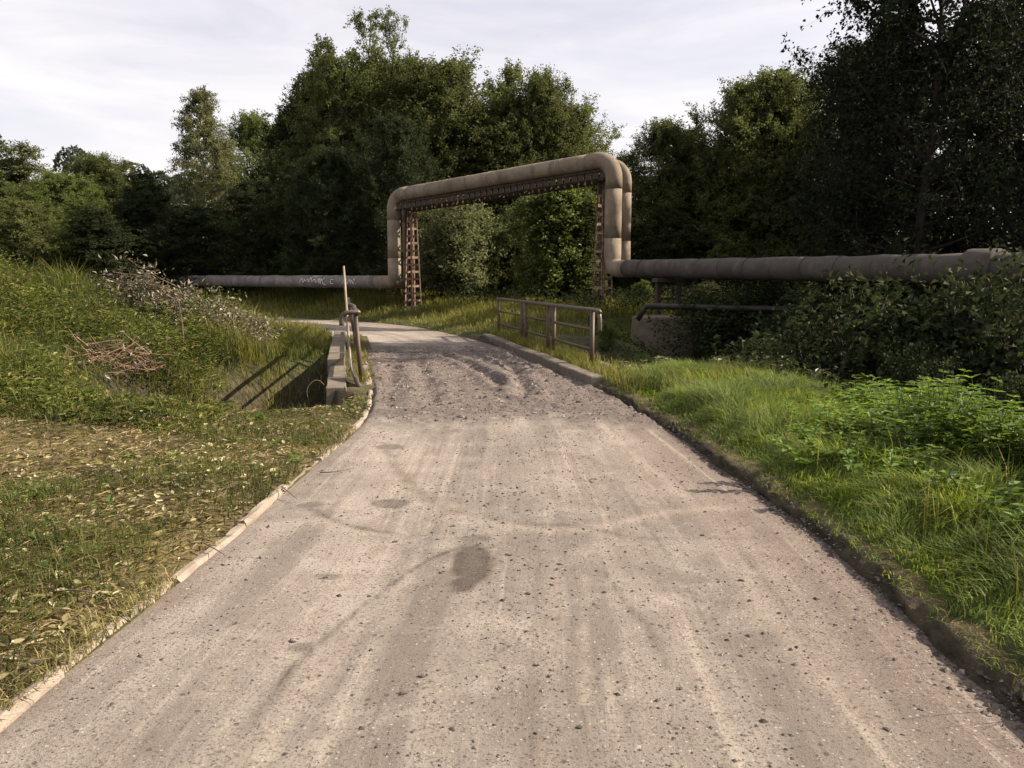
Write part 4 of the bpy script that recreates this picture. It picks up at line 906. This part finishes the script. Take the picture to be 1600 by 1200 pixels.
# woodland closing the view further back
rng = np.random.default_rng(78); parts = []
for i in range(75):
    t = rng.random(); a = -75 + 165 * t + rng.normal(0, 3); b = rng.uniform(62, 85); h = rng.uniform(6.5, 9.5); zz = hz(a, b); n = 760
    d = rdir(rng, n); rr_ = (.6 + .45 * vn(d[:, 0] * 3 + i, d[:, 1] * 3 + d[:, 2] * 2, 1.3, i))[:, None]
    p_ = np.array([a, b, zz + h * .45]) + d * rr_ * np.array([h * .5, h * .5, h * .55])
    parts.append(leaves(p_, unit(d + rdir(rng, n)), unit(d + rdir(rng, n) * .6), rng.uniform(.4, .7, n), rng.uniform(.3, .5, n)))
V, F = cat(parts); o = link('background_wood', npmesh('background_wood', V, F, M['leaf_shaded'])); tag(o, 'dark wood closing the view behind all trees', 'wood', kind='stuff')

# ------------------------------------------------------------------ grass, weeds and litter
def scatter(rng, x0, x1, y0, y1, n, dens=None):
    x = rng.uniform(x0, x1, n); y = rng.uniform(y0, y1, n); z, dL, dR, dS, ins, rgt = hgt(x, y, True)
    ok = ~ins & ~onbridge(x, y, .02)
    return x[ok], y[ok], z[ok], dL[ok], dR[ok], dS[ok], rgt[ok]
def stuff(name, V, F, mat, label, cat_):
    o = link(name, npmesh(name, V, F, M[mat])); return tag(o, label, cat_, kind='stuff')
rng = np.random.default_rng(21)
# right verge
x, y, z, dL, dR, dS, rgt = scatter(rng, 1.5, 5.0, 2.2, 13.2, 190000)
d = dR; tuft = fbm(x, y, 1.6, 14); wid = np.interp(y, [3, 4.5, 6.4, 8.5, 10, 13], [.9, 1.0, 1.3, 2.1, 2.5, 2.6])
keep = rgt & (d > .03) & (d < wid + .5 * tuft) & (rng.random(len(x)) < (.25 + .75 * ss(.03, .35, d)) * (.35 + .9 * tuft) * np.clip(6.5 / y, .35, 1)); x, y, z, d, tuft = x[keep], y[keep], z[keep], d[keep], tuft[keep]
Hh = (.06 + .34 * ss(.12, .8, d) * (.25 + tuft)) * rng.uniform(.6, 1.25, len(x)); Wd = rng.uniform(.004, .0085, len(x)) * np.clip(y / 6, 1, 1.6)
fl = 9 * fbm(x, y, .9, 51) + 5 * vn(x, y, 3.2, 52) + rng.normal(0, .7, len(x))
V, F = blades(np.stack([x, y, np.maximum(z - .01, np.interp(d, [0, .015, .04, .09, .17, .28, .45], [.02, .04, .055, .065, .075, .085, .06]))], 1), Hh, Wd, rng.uniform(.3, 1.25, len(x)), rng, flow=fl); stuff('verge_grass', V, F, 'grass_lush', 'lush green grass on the verge right of the road', 'grass')
# taller stalks and weeds standing in the verge
x, y, z, dL, dR, dS, rgt = scatter(rng, 1.8, 7.0, 2.4, 12, 9000); keep = rgt & (dR > .35) & (dR < 3.6) & (rng.random(len(x)) < .10 + .3 * (fbm(x, y, 1.2, 53) > .5)); x, y, z = x[keep], y[keep], z[keep]
V, F = blades(np.stack([x, y, z], 1), rng.uniform(.3, .62, len(x)), rng.uniform(.003, .006, len(x)), rng.uniform(.1, .8, len(x)), rng); stuff('grass_stalks', V, F, 'grass_gold', 'pale grass stalks standing above the right verge', 'grass')
# pale dry grass and seed heads at the verge end by the bridge
x, y, z, dL, dR, dS, rgt = scatter(rng, 1.2, 5.2, 9.5, 14.2, 9000); keep = rgt & (dR > .12) & (fbm(x, y, 1.3, 19) > .47) & (y > 10.8 - .0 * x); x, y, z = x[keep], y[keep], z[keep]
V, F = blades(np.stack([x, y, z - .01], 1), rng.uniform(.12, .42, len(x)), rng.uniform(.005, .010, len(x)), rng.uniform(.2, .9, len(x)), rng); stuff('dry_grass', V, F, 'grass_gold', 'pale dry grass at the end of the verge by the bridge', 'grass')
# far verge at the foot of the portal
x, y, z, dL, dR, dS, rgt = scatter(rng, -14, 7, 21.5, 42, 90000); tuft = fbm(x, y, .7, 15)
keep = rgt & (dR > .05) & (rng.random(len(x)) < .35 + .8 * tuft); x, y, z, d, tuft = x[keep], y[keep], z[keep], dR[keep], tuft[keep]
V, F = blades(np.stack([x, y, z - .02], 1), (.12 + .55 * ss(.2, 2.2, d) * tuft) * rng.uniform(.6, 1.3, len(x)), rng.uniform(.012, .024, len(x)), rng.uniform(.2, .9, len(x)), rng)
stuff('bank_grass', V, F, 'grass_gold', 'tall yellow green grass on the bank below the portal', 'grass')
# grass on the bridge's earth strips
S_ = rng.uniform(-2.1, 9.4, 9000); O_ = np.where(rng.random(9000) < .72, rng.uniform(-.4, .3, 9000), rng.uniform(-4.38, -3.95, 9000)); keep = fbm(S_, O_ * 2, 1.1, 44) > .40 + .1 * (O_ < -2); S_, O_ = S_[keep], O_[keep]
x = BO[0] + BD[0] * S_ + BN[0] * O_; y = BO[1] + BD[1] * S_ + BN[1] * O_
V, F = blades(np.stack([x, y, np.full(len(x), .08)], 1), rng.uniform(.06, .34, len(x)) * np.where(O_ > -2, 1, .4), rng.uniform(.006, .013, len(x)), rng.uniform(.2, 1.1, len(x)), rng)
stuff('strip_grass', V, F, 'grass_gold', 'tufts of grass on the bridge edges under the railings', 'grass')
# left meadow: tall grass and weeds
x, y, z, dL, dR, dS, rgt = scatter(rng, -24, -2.2, 7.6, 33, 260000); lim = 8.5 + .10 * (x + 4) + .9 * (fbm(x, y, .7, 23) - .5); tuft = fbm(x, y, .8, 24)
shade = (dS < .8)
keep = ~rgt & (dL > .35) & (y > lim - .4) & (x > -.62 * y - 3.5) & (rng.random(len(x)) < np.clip(12 / y, .3, 1) * (.3 + .9 * tuft)) & ~(shade & (x > -5.5)); x, y, z, tuft, dS_, dLk = x[keep], y[keep], z[keep], tuft[keep], dS[keep], dL[keep]
open_ = ss(8.0, 11.5, y) * (.25 + .75 * ss(-3.4, -6.0, x)) ; Hh = (.10 + .12 * tuft + .62 * open_ * np.clip(2.4 * (tuft - .22), .12, 1.5)) * rng.uniform(.5, 1.25, len(x)) * (.5 + .5 * ss(.3, 2.5, dLk))
gold = (x > -.30 * y - 1.2 - .5 * rng.random(len(x))) & (y > 12.0) & (vn(x, y, .7, 3) > .25)
P0 = np.stack([x, y, z - .02], 1); Wd = rng.uniform(.007, .015, len(x)) * np.clip(y / 12, .8, 1.6); ln = rng.uniform(.15, .9, len(x))
V, F = blades(P0[gold], Hh[gold], Wd[gold], ln[gold], rng); stuff('bank_grass', V, F, 'grass_gold', 'golden sunlit grass on the bank left of the bridge', 'grass')
V, F = blades(P0[~gold], Hh[~gold], Wd[~gold], ln[~gold], rng); stuff('meadow_grass', V, F, 'grass_meadow', 'tall rank grass of the left meadow', 'grass')
# leafy weeds among it
x, y, z, dL, dR, dS, rgt = scatter(rng, -24, -3.3, 8.2, 27, 64000); tuft = fbm(x, y, .55, 27); keep = ~rgt & (tuft > .34) & (x > -.62 * y - 3) & (rng.random(len(x)) < .5) & (dL > 1.0) & (dS > .9) & ((x < -.30 * y - .9) | (y < 12)); x, y, z, tuft = x[keep], y[keep], z[keep], tuft[keep]
hh = rng.uniform(.2, 1.0, len(x)) * np.clip(2.6 * (tuft - .28), .12, 1.5) * (.25 + .75 * ss(8.2, 11.5, y)) * (.3 + .7 * ss(-3.8, -6.4, x)); nl = 10; k = np.repeat(np.arange(len(x)), nl); t = rng.uniform(.2, 1, len(k)); a = rng.uniform(0, 6.28, len(k))
lp = np.stack([x[k] + rng.normal(0, .05, len(k)), y[k] + rng.normal(0, .05, len(k)), z[k] + hh[k] * t], 1); la = np.stack([np.cos(a), np.sin(a), rng.uniform(-.1, .8, len(k))], 1)
V, F = leaves(lp, la, unit(rdir(rng, len(k)) * .5 + np.array([0, 0, 1.0])), rng.uniform(.06, .14, len(k)), rng.uniform(.02, .045, len(k))); stuff('meadow_weeds', V, F, 'grass_meadow', 'leafy weeds standing in the left meadow', 'weeds')
# mown strip on the left: short grass, lying clippings and fallen leaves
x, y, z, dL, dR, dS, rgt = scatter(rng, -11.5, -1.3, 1.6, 11.2, 150000); tuft = fbm(x, y, 1.1, 28); keep = ~rgt & (dL > .04) & (x > -.70 * y - 2.6) & (rng.random(len(x)) < np.clip(5 / y, .3, 1) * np.clip((tuft - .42) * 5, .04, 1) * .9); x, y, z = x[keep], y[keep], z[keep]
V, F = blades(np.stack([x, y, z - .005], 1), rng.uniform(.03, .17, len(x)) * (.5 + tuft[keep]), rng.uniform(.004, .008, len(x)), rng.uniform(.4, 1.5, len(x)), rng); stuff('mown_grass', V, F, 'grass_meadow', 'short mown grass left of the road', 'grass')
x, y, z, dL, dR, dS, rgt = scatter(rng, -11.5, -1.3, 1.6, 11.0, 100000); keep = ~rgt & (dL > .05 + .16 * vn(x, y, 2.2, 66)) & (x > -.70 * y - 2.6) & (rng.random(len(x)) < np.clip(5 / y, .3, 1)); x, y, z = x[keep], y[keep], z[keep]; n = len(x)
a = rng.uniform(0, 6.28, n); d3 = np.stack([np.cos(a), np.sin(a), rng.normal(.04, .12, n)], 1)
V, F = leaves(np.stack([x, y, z + rng.uniform(.004, .05, n)], 1), d3, unit(rdir(rng, n) * .5 + np.array([0, 0, 1.0])), rng.uniform(.015, .17, n) ** 1.0, rng.uniform(.002, .0075, n), .1); stuff('grass_clippings', V, F, 'grass_cut', 'cut grass stalks lying on the left verge', 'grass')
x, y, z, dL, dR, dS, rgt = scatter(rng, -11.5, -1.3, 1.6, 11.0, 46000); keep = ~rgt & (dL > .0 + .1 * rng.random(len(x))) & (x > -.70 * y - 2.6) & (rng.random(len(x)) < ss(.32, .62, fbm(x, y, 1.3, 35))); x, y, z = x[keep], y[keep], z[keep]; n = len(x)
a = rng.uniform(0, 6.28, n); d3 = np.stack([np.cos(a), np.sin(a), rng.normal(0, .25, n)], 1); L_ = rng.uniform(.02, .078, n) * np.where(rng.random(n) < .05, 1.5, 1)
V, F = leaves6(np.stack([x, y, z + rng.uniform(.01, .05, n)], 1), d3, unit(rdir(rng, n) * .7 + np.array([0, 0, 1.0])), L_, L_ * rng.uniform(.3, .6, n), .2, rng.uniform(-.3, .4, n)); stuff('leaf_litter', V, F, 'leaf_litter', 'fallen and cut leaves scattered on the left verge', 'leaves')
u_ = rng.uniform(3.5, s_at_y(LE, sL, 9.5), 6000); u_ = u_[vn(u_, u_ * 0, 1.3, 7) > .52]; e_ = at(LE, sL, u_); t_ = unit(at(LE, sL, u_ + .05) - e_); off = rng.uniform(-.16, .0, len(u_))
V, F = blades(np.stack([e_[:, 0] + t_[:, 1] * off, e_[:, 1] - t_[:, 0] * off, np.full(len(u_), .0)], 1), rng.uniform(.03, .13, len(u_)), rng.uniform(.004, .007, len(u_)), rng.uniform(.4, 1.6, len(u_)), rng); stuff('kerb_grass', V, F, 'grass_cut', 'straggling dry grass overhanging the left kerb', 'grass')
x, y, z, dL, dR, dS, rgt = scatter(rng, -10, -1.4, 1.8, 10.6, 900); keep = ~rgt & (dL > .15) & (fbm(x, y, .8, 37) > .5); x, y, z = x[keep], y[keep], z[keep]; k = np.repeat(np.arange(len(x)), 9); n = len(k); a = rng.uniform(0, 6.28, n)
L_ = rng.uniform(.04, .11, n); V, F = leaves6(np.stack([x[k] + rng.normal(0, .03, n), y[k] + rng.normal(0, .03, n), z[k] + rng.uniform(.0, .05, n)], 1), np.stack([np.cos(a), np.sin(a), rng.uniform(.1, .9, n)], 1), unit(rdir(rng, n) * .3 + np.array([0, 0, 1.0])), L_, L_ * .45, .15, .25); stuff('verge_weeds', V, F, 'leaf_nettle', 'small green weeds sprouting through the litter on the left verge', 'weeds')
# nettles on the right
rng = np.random.default_rng(31); x, y, z, dL, dR, dS, rgt = scatter(rng, 2.1, 7.5, 2.8, 10.5, 5200); edge_ = np.interp(y, [3, 4.5, 6.4, 8.5, 10], [1.0, .9, .95, 1.6, 2.3]) + .5 * (vn(x, y, .8, 3) - .5); keep = rgt & (dR > edge_ - .5 + .9 * rng.random(len(x))) & (dR < edge_ + 2.4) & (fbm(x, y, .9, 88) > .34) & (y < 10.3); x, y, z, dk = x[keep], y[keep], z[keep], dR[keep] - edge_[keep]; n = len(x)
hh = rng.uniform(.25, .8, n) * (.45 + .55 * ss(0, .9, dk)) * (.78 + .22 * ss(3.5, 6.0, y)); lev = 9; k = np.repeat(np.arange(n), lev * 4); li = np.tile(np.repeat(np.arange(lev), 4), n); j = np.tile(np.arange(4), n * lev)
lean = rng.normal(0, .12, (n, 2)); t = (li + 1.2) / (lev + .2); a = j * np.pi / 2 + li * .78 + (k * 1.37); base = np.stack([x[k] + lean[k, 0] * t, y[k] + lean[k, 1] * t, z[k] + hh[k] * t], 1)
la = np.stack([np.cos(a), np.sin(a), .25 + rng.normal(0, .2, len(k))], 1); sz = (.045 + .05 * np.sin(np.pi * np.clip(1.1 - t, 0, 1)) ** .6) * rng.uniform(.75, 1.2, len(k))
parts = [leaves(base, la, np.stack([-np.cos(a) * .4, -np.sin(a) * .4, np.ones(len(k))], 1), sz, sz * .55, .15), batch_tubes(np.stack([x, y, z], 1), np.stack([x + lean[:, 0], y + lean[:, 1], z + hh], 1), .005, .003)]
V, F = cat(parts); stuff('nettle_patch', V, F, 'leaf_nettle', 'bright green nettles beyond the right verge', 'nettles')
# dim undergrowth on the stream slopes
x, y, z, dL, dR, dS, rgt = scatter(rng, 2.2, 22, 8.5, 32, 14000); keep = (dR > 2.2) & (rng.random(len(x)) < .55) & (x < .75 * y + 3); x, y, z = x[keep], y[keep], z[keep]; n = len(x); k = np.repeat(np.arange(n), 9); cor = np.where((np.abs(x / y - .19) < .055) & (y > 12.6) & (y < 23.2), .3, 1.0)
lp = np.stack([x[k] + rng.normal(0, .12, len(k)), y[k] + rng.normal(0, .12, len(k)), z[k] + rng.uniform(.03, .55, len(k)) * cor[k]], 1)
V, F = leaves(lp, rdir(rng, len(k)), unit(rdir(rng, len(k)) * .6 + np.array([0, 0, 1.0])), rng.uniform(.05, .13, len(k)), rng.uniform(.03, .075, len(k))); stuff('undergrowth', V, F, 'leaf_shaded', 'dark undergrowth on the slopes of the stream', 'undergrowth')
# floor of the wood
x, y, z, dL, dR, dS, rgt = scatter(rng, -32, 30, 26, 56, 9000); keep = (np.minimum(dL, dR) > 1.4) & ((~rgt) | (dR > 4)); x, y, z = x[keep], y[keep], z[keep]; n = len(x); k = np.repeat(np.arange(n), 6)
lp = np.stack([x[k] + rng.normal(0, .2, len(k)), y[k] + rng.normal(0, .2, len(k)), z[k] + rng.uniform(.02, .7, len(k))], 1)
V, F = leaves(lp, rdir(rng, len(k)), unit(rdir(rng, len(k)) * .6 + np.array([0, 0, 1.0])), rng.uniform(.1, .25, len(k)), rng.uniform(.05, .12, len(k))); stuff('wood_floor_growth', V, F, 'leaf_shaded', 'low growth on the shaded floor under the trees', 'undergrowth')
# ------------------------------------------------------------------ single leafy plants by the bridge end
def plant(px, py, y, h, nst, label, leaf, mat, seed, lw=.55, spread=.3):
    rng = np.random.default_rng(seed); q = P(px, py, y); zb = hz(q.x, y)
    root = tag(empty('leafy_plant', (q.x, y, zb)), label, 'plant', 'leafy plants beside the bridge end'); A = []; Bq = []; lv = []
    for i in range(nst):
        a = rng.uniform(0, 6.28); p = np.array([math.cos(a), math.sin(a), 0]) * rng.uniform(0, spread * .4); d = np.array([math.cos(a) * .35, math.sin(a) * .35, 1.0]) * h / 6 * rng.uniform(.7, 1.1)
        for j in range(6):
            d = d + np.array([rng.normal(0, .012), rng.normal(0, .012), -.008]); A.append(p); Bq.append(p + d); n = 4
            if j > 0:
                b = rng.uniform(0, 6.28, n); la = np.stack([np.cos(b), np.sin(b), rng.uniform(-.3, .5, n)], 1); s = leaf * rng.uniform(.6, 1.25, n)
                lv.append(leaves(np.repeat([p + d * .7], n, 0), la, unit(rdir(rng, n) * .35 + np.array([0, 0, 1.0])), s, s * lw, .18))
            p = p + d
    V, F = batch_tubes(np.array(A), np.array(Bq), .006, .005, 4); link('stems', npmesh('stems', V, F, M['twig_wood']), None, root)
    V, F = cat(lv); link('foliage', npmesh('foliage', V, F, M[mat]), None, root)
for a in ((1000, 590, 13.2, .52, 7, 'pale leafy plant left of the pair beside the side beam', .13, 'leaf_willow', 1), (1042, 600, 13.0, .5, 8, 'pale leafy plant at the top of the stream slope', .14, 'leaf_willow', 2),
          (1118, 600, 12.6, .45, 6, 'small dim plant between the pale plant and dry grasses', .10, 'leaf_willow', 3), (1190, 612, 12.2, .55, 9, 'yellowish narrow leaved plant among the dry grasses', .16, 'leaf_birch', 4, .25),
          (1245, 618, 11.6, .6, 9, 'dry straw coloured plant at the verge corner', .17, 'leaf_birch', 5, .22), (1330, 655, 9.2, .5, 7, 'broad leaved plant on the edge of the dark stream slope', .13, 'leaf_nettle', 6),
          (950, 545, 16.0, .6, 6, 'climbing leafy plant outside the railing end', .10, 'leaf_green', 7), (400, 690, 9.0, .18, 6, 'small bright green seedling clump at the meadow edge', .09, 'leaf_nettle', 8, .6)): plant(*a)

# ------------------------------------------------------------------ piles of cut brushwood in the meadow
def brush(px, py, y, L, Wd, h, nb, nl, label, seed, wood, leafm, leaf=.10):
    rng = np.random.default_rng(seed); q = P(px, py, y); zb = hz(q.x, y)
    root = tag(empty('brush_pile', (q.x, y, zb)), label, 'brush pile', 'piles of cut brushwood in the meadow'); ws = []; ends = []; dirs = []
    for i in range(nb):
        u = rng.uniform(-1, 1); v = rng.uniform(-1, 1); c = np.array([u * L * .4, v * Wd * .4, h * (1 - .75 * u * u) * rng.uniform(.15, .85)]); a = rng.normal(0, .7) + (np.pi if rng.random() < .5 else 0)
        d = np.array([math.cos(a), math.sin(a) * .7, rng.normal(.08, .28)]); d /= np.linalg.norm(d); ln = rng.uniform(.4, 1.0) * L * .42; p = [c - d * ln / 2]
        for j in range(4): d = d + rng.normal(0, .14, 3); d /= np.linalg.norm(d); p.append(p[-1] + d * ln / 4)
        p = np.array(p); p[:, 2] = np.maximum(p[:, 2], .03); v_, f_ = tube(p, np.linspace(rng.uniform(.004, .010), .004, 5), 4); ws.append((v_, q2t(f_))); ends.append(p[2:]); dirs.append(np.repeat(d[None], 3, 0))
    V, F = cat(ws); o = link('branches', npmesh('branches', V, F, M[wood]), None, root); o['kind'] = 'stuff'
    E_ = np.concatenate(ends); Dd = np.concatenate(dirs); k = rng.integers(0, len(E_), nl); top = E_[k] + rng.normal(0, 1, (nl, 3)) * np.array([.16, .16, .09]); top[:, 2] = np.maximum(top[:, 2], .02); ls = leaf * rng.uniform(.5, 1.3, nl)
    V, F = leaves(top, unit(Dd[k] + rdir(rng, nl) * .9), unit(rdir(rng, nl) * .9 + np.array([0, 0, .6])), ls, ls * rng.uniform(.3, .5, nl)); o = link('leaves', npmesh('leaves', V, F, M[leafm]), None, root); o['kind'] = 'stuff'
brush(232, 500, 15.5, 2.4, 1.6, 1.4, 80, 5200, 'large heap of cut branches with withered pale leaves, highest in the meadow', 1, 'dead_wood', 'leaf_pale')
brush(345, 515, 16.5, 2.0, 1.4, 1.15, 60, 3200, 'lower heap of withered branches with upright pale tips near the far road', 2, 'dead_wood', 'leaf_pale')
brush(165, 590, 11.6, 1.6, .9, .5, 110, 160, 'small heap of bare reddish twigs in the meadow grass', 3, 'dead_wood', 'leaf_pale')
brush(190, 548, 12.4, .8, .6, .35, 12, 420, 'leafy cut branch with silvery leaf undersides behind the bare twigs', 4, 'dead_wood', 'leaf_pale', .12)
# ------------------------------------------------------------------ twigs
def twig(pts, r, label, cat_='twig'):
    p = [Vector((a, b, c)) for a, b, c in pts]; mb = MB(); base = p[0]
    mb.tube([q - base for q in bezier_path(p, 4)], list(np.linspace(r, r * .35, (len(p) - 1) * 4 + 1)), 6); o = mb.build('twig', M['twig_wood'], None, True); o.location = base; tag(o, label, cat_, 'loose twigs')
def gp3(px, py, dz=.02): a, b = G(px, py, dz); return (a, b, max(dz, hz(a, b) + .012 if abs(dz) > 1 else dz))
twig([gp3(500, 738), gp3(525, 737, .03), gp3(554, 731)], .006, 'straight twig lying from the kerb onto the road')
twig([gp3(318, 848, .06), gp3(340, 860, .05), gp3(352, 868, .03)], .005, 'dark twig lying over the kerb stones')
twig([gp3(440, 760, .07), gp3(455, 772, .05), gp3(464, 780, .03)], .005, 'short twig poking over the kerb near the straight twig')
twig([gp3(80, 925, .09), gp3(120, 922, .12), gp3(150, 928, .10), gp3(172, 945, .08)], .005, 'curved dark twig in the clippings on the left verge')
q0 = P(488, 600, 12.0)
twig([(q0.x + .35, 12.2, -.35), (q0.x + .1, 12.1, .12), (q0.x - .08, 12.0, .02), (q0.x - .02, 11.9, -.25)], .010, 'pale bent stalk hanging over the shaded ditch')
q0 = P(283, 520, 13.5); twig([(q0.x, 13.5, hz(q0.x, 13.5)), (q0.x + .03, 13.5, hz(q0.x, 13.5) + .55), (q0.x - .02, 13.5, hz(q0.x, 13.5) + 1.15)], .02, 'dark upright stake standing in the meadow', 'stake')

# ------------------------------------------------------------------ clods, gravel and crumbs on the road
ICO_V = None
def ico():
    import bmesh
    bm = bmesh.new(); bmesh.ops.create_icosphere(bm, subdivisions=1, radius=1.0); bm.verts.ensure_lookup_table()
    V = np.array([v.co[:] for v in bm.verts]); F = np.array([[v.index for v in f.verts] for f in bm.faces]); bm.free(); return V, F
IV, IF = ico()
OV = np.array([(1, 0, 0), (0, 1, 0), (-1, 0, 0), (0, -1, 0), (.1, .1, 1), (0, 0, -1.0)]); OF = np.array([(0, 1, 4), (1, 2, 4), (2, 3, 4), (3, 0, 4), (1, 0, 5), (2, 1, 5), (3, 2, 5), (0, 3, 5)])
def stones(x, y, z, r, rng, flat=.6, IV=OV, IF=OF):
    n = len(x); d = np.exp(rng.normal(0, .22, (n, len(IV)))); s = np.stack([r * rng.uniform(.8, 1.4, n), r * rng.uniform(.7, 1.2, n), r * flat * rng.uniform(.7, 1.2, n)], 1); a = rng.uniform(0, 6.28, n)
    q = IV[None] * d[..., None] * s[:, None, :]; c, sn = np.cos(a)[:, None], np.sin(a)[:, None]
    V = np.stack([q[..., 0] * c - q[..., 1] * sn + x[:, None], q[..., 0] * sn + q[..., 1] * c + y[:, None], q[..., 2] + z[:, None]], -1).reshape(-1, 3)
    return V, (IF[None] + (np.arange(n) * len(IV))[:, None, None]).reshape(-1, 3)
rng = np.random.default_rng(91)
def road_pts(n, lo, hi, pw=1.0, wb=False):
    i = rng.integers(np.searchsorted(tt, lo), np.searchsorted(tt, hi), n); j = rng.integers(3, 121, n)
    if wb: kk_ = rng.random(n) < .12 + band[i, j] + .25 * brown[i, j] + .6 * ss(.5, .66, fbm(RX[i, j], RY[i, j], 1.2, 5)); i, j = i[kk_], j[kk_]; n = len(i)
    return RX[i, j] + rng.normal(0, .01, n), RY[i, j] + rng.normal(0, .01, n), RZ[i, j], gravel[i, j]
x, y, z, g = road_pts(24000, 9.0, 20.5); k = rng.random(len(x)) < g * .85 + .03; x, y, z = x[k], y[k], z[k]; r_ = np.exp(rng.normal(math.log(.0075), .5, len(x))).clip(.004, .032)
V, F = stones(x, y, z + r_ * .1, r_, rng); stuff('loose_gravel', V, F, 'stone', 'loose gravel and broken stone over the bridge', 'gravel')
x, y, z, g = road_pts(3500, 9.2, 20); k = rng.random(len(x)) < g * .6; x, y, z = x[k], y[k], z[k]; r_ = np.exp(rng.normal(math.log(.016), .5, len(x))).clip(.006, .045)
V, F = stones(x, y, z, r_, rng, .5); stuff('dark_rubble', V, F, 'clod', 'dark earth lumps among the gravel on the bridge', 'gravel')
x, y, z, g = road_pts(24000, 1.9, 10, wb=True); r_ = np.exp(rng.normal(math.log(.0030), .65, len(x))).clip(.0014, .014)
V, F = stones(x, y, z + r_ * .1, r_, rng); stuff('road_grit', V, F, 'clod', 'fine dark grit and crumbs of earth on the road', 'gravel')
x, y, z, g = road_pts(3500, 1.9, 10); r_ = np.exp(rng.normal(math.log(.0038), .4, len(x))).clip(.002, .011)
V, F = stones(x, y, z + r_ * .1, r_, rng); stuff('pale_grit', V, F, 'stone', 'pale small stones strewn on the road', 'gravel')
# crumbling earth edge of the right verge
s_ = rng.uniform(s_at_y(RE, sR, 2.0), s_at_y(RE, sR, 12.3), 5000); e_ = at(RE, sR, s_); e2 = at(RE, sR, s_ + .05); tn = unit(e2 - e_); off = np.abs(rng.normal(0, .05, len(s_))) * np.where(rng.random(len(s_)) < .5, -1, 1)
x = e_[:, 0] + tn[:, 1] * off; y = e_[:, 1] - tn[:, 0] * off; z = np.where(off > 0, np.interp(off, [0, .015, .04, .09, .17], [.02, .04, .055, .065, .075]), .005); r_ = np.exp(rng.normal(math.log(.007), .5, len(x))).clip(.003, .02)
V, F = stones(x, y, z, r_, rng); stuff('earth_crumbs', V, F, 'clod', 'crumbling dark earth along the right road edge', 'earth')
# the larger clods, one by one
cl = [(825, 930, 12), (660, 1058, 15), (630, 1085, 14), (780, 1078, 12), (836, 1043, 11), (858, 1060, 11), (794, 868, 11), (1158, 908, 10), (1062, 1076, 13), (455, 1001, 13), (508, 902, 10), (680, 1099, 9), (708, 1142, 12), (905, 1140, 15), (740, 1170, 9),
      (1097, 837, 9), (983, 956, 8), (590, 1168, 9), (638, 1183, 8), (552, 1085, 8), (1385, 1140, 14), (1050, 1102, 8), (617, 845, 9), (782, 757, 8), (765, 892, 7), (1090, 984, 8), (1440, 1110, 10), (905, 635, 10), (760, 1000, 8), (686, 1050, 7)]
base_clods = []
for i in range(5):
    V, F = stones(np.zeros(5), np.zeros(5), np.zeros(5), np.array([1, .6, .5, .45, .35]), rng, .6, IV, IF); V = V.reshape(5, -1, 3); V[1:] += rng.normal(0, .75, (4, 1, 3)) * np.array([1, 1, .12]); base_clods.append(npmesh('clod', V.reshape(-1, 3), F, M['clod']))
for i, (px, py, wpx) in enumerate(cl):
    a, b = G(px, py); rad = wpx / 2 / FPX * b * .75; o = link('earth_clod', base_clods[i % 5]); o.location = (a, b, road_z(a, b) + rad * .25); o.scale = (rad, rad, rad * .9); o.rotation_euler = (0, 0, i * 1.1)
    tag(o, 'small dark clod of earth lying loose on the dusty road', 'clod', 'clods of earth dropped on the road')
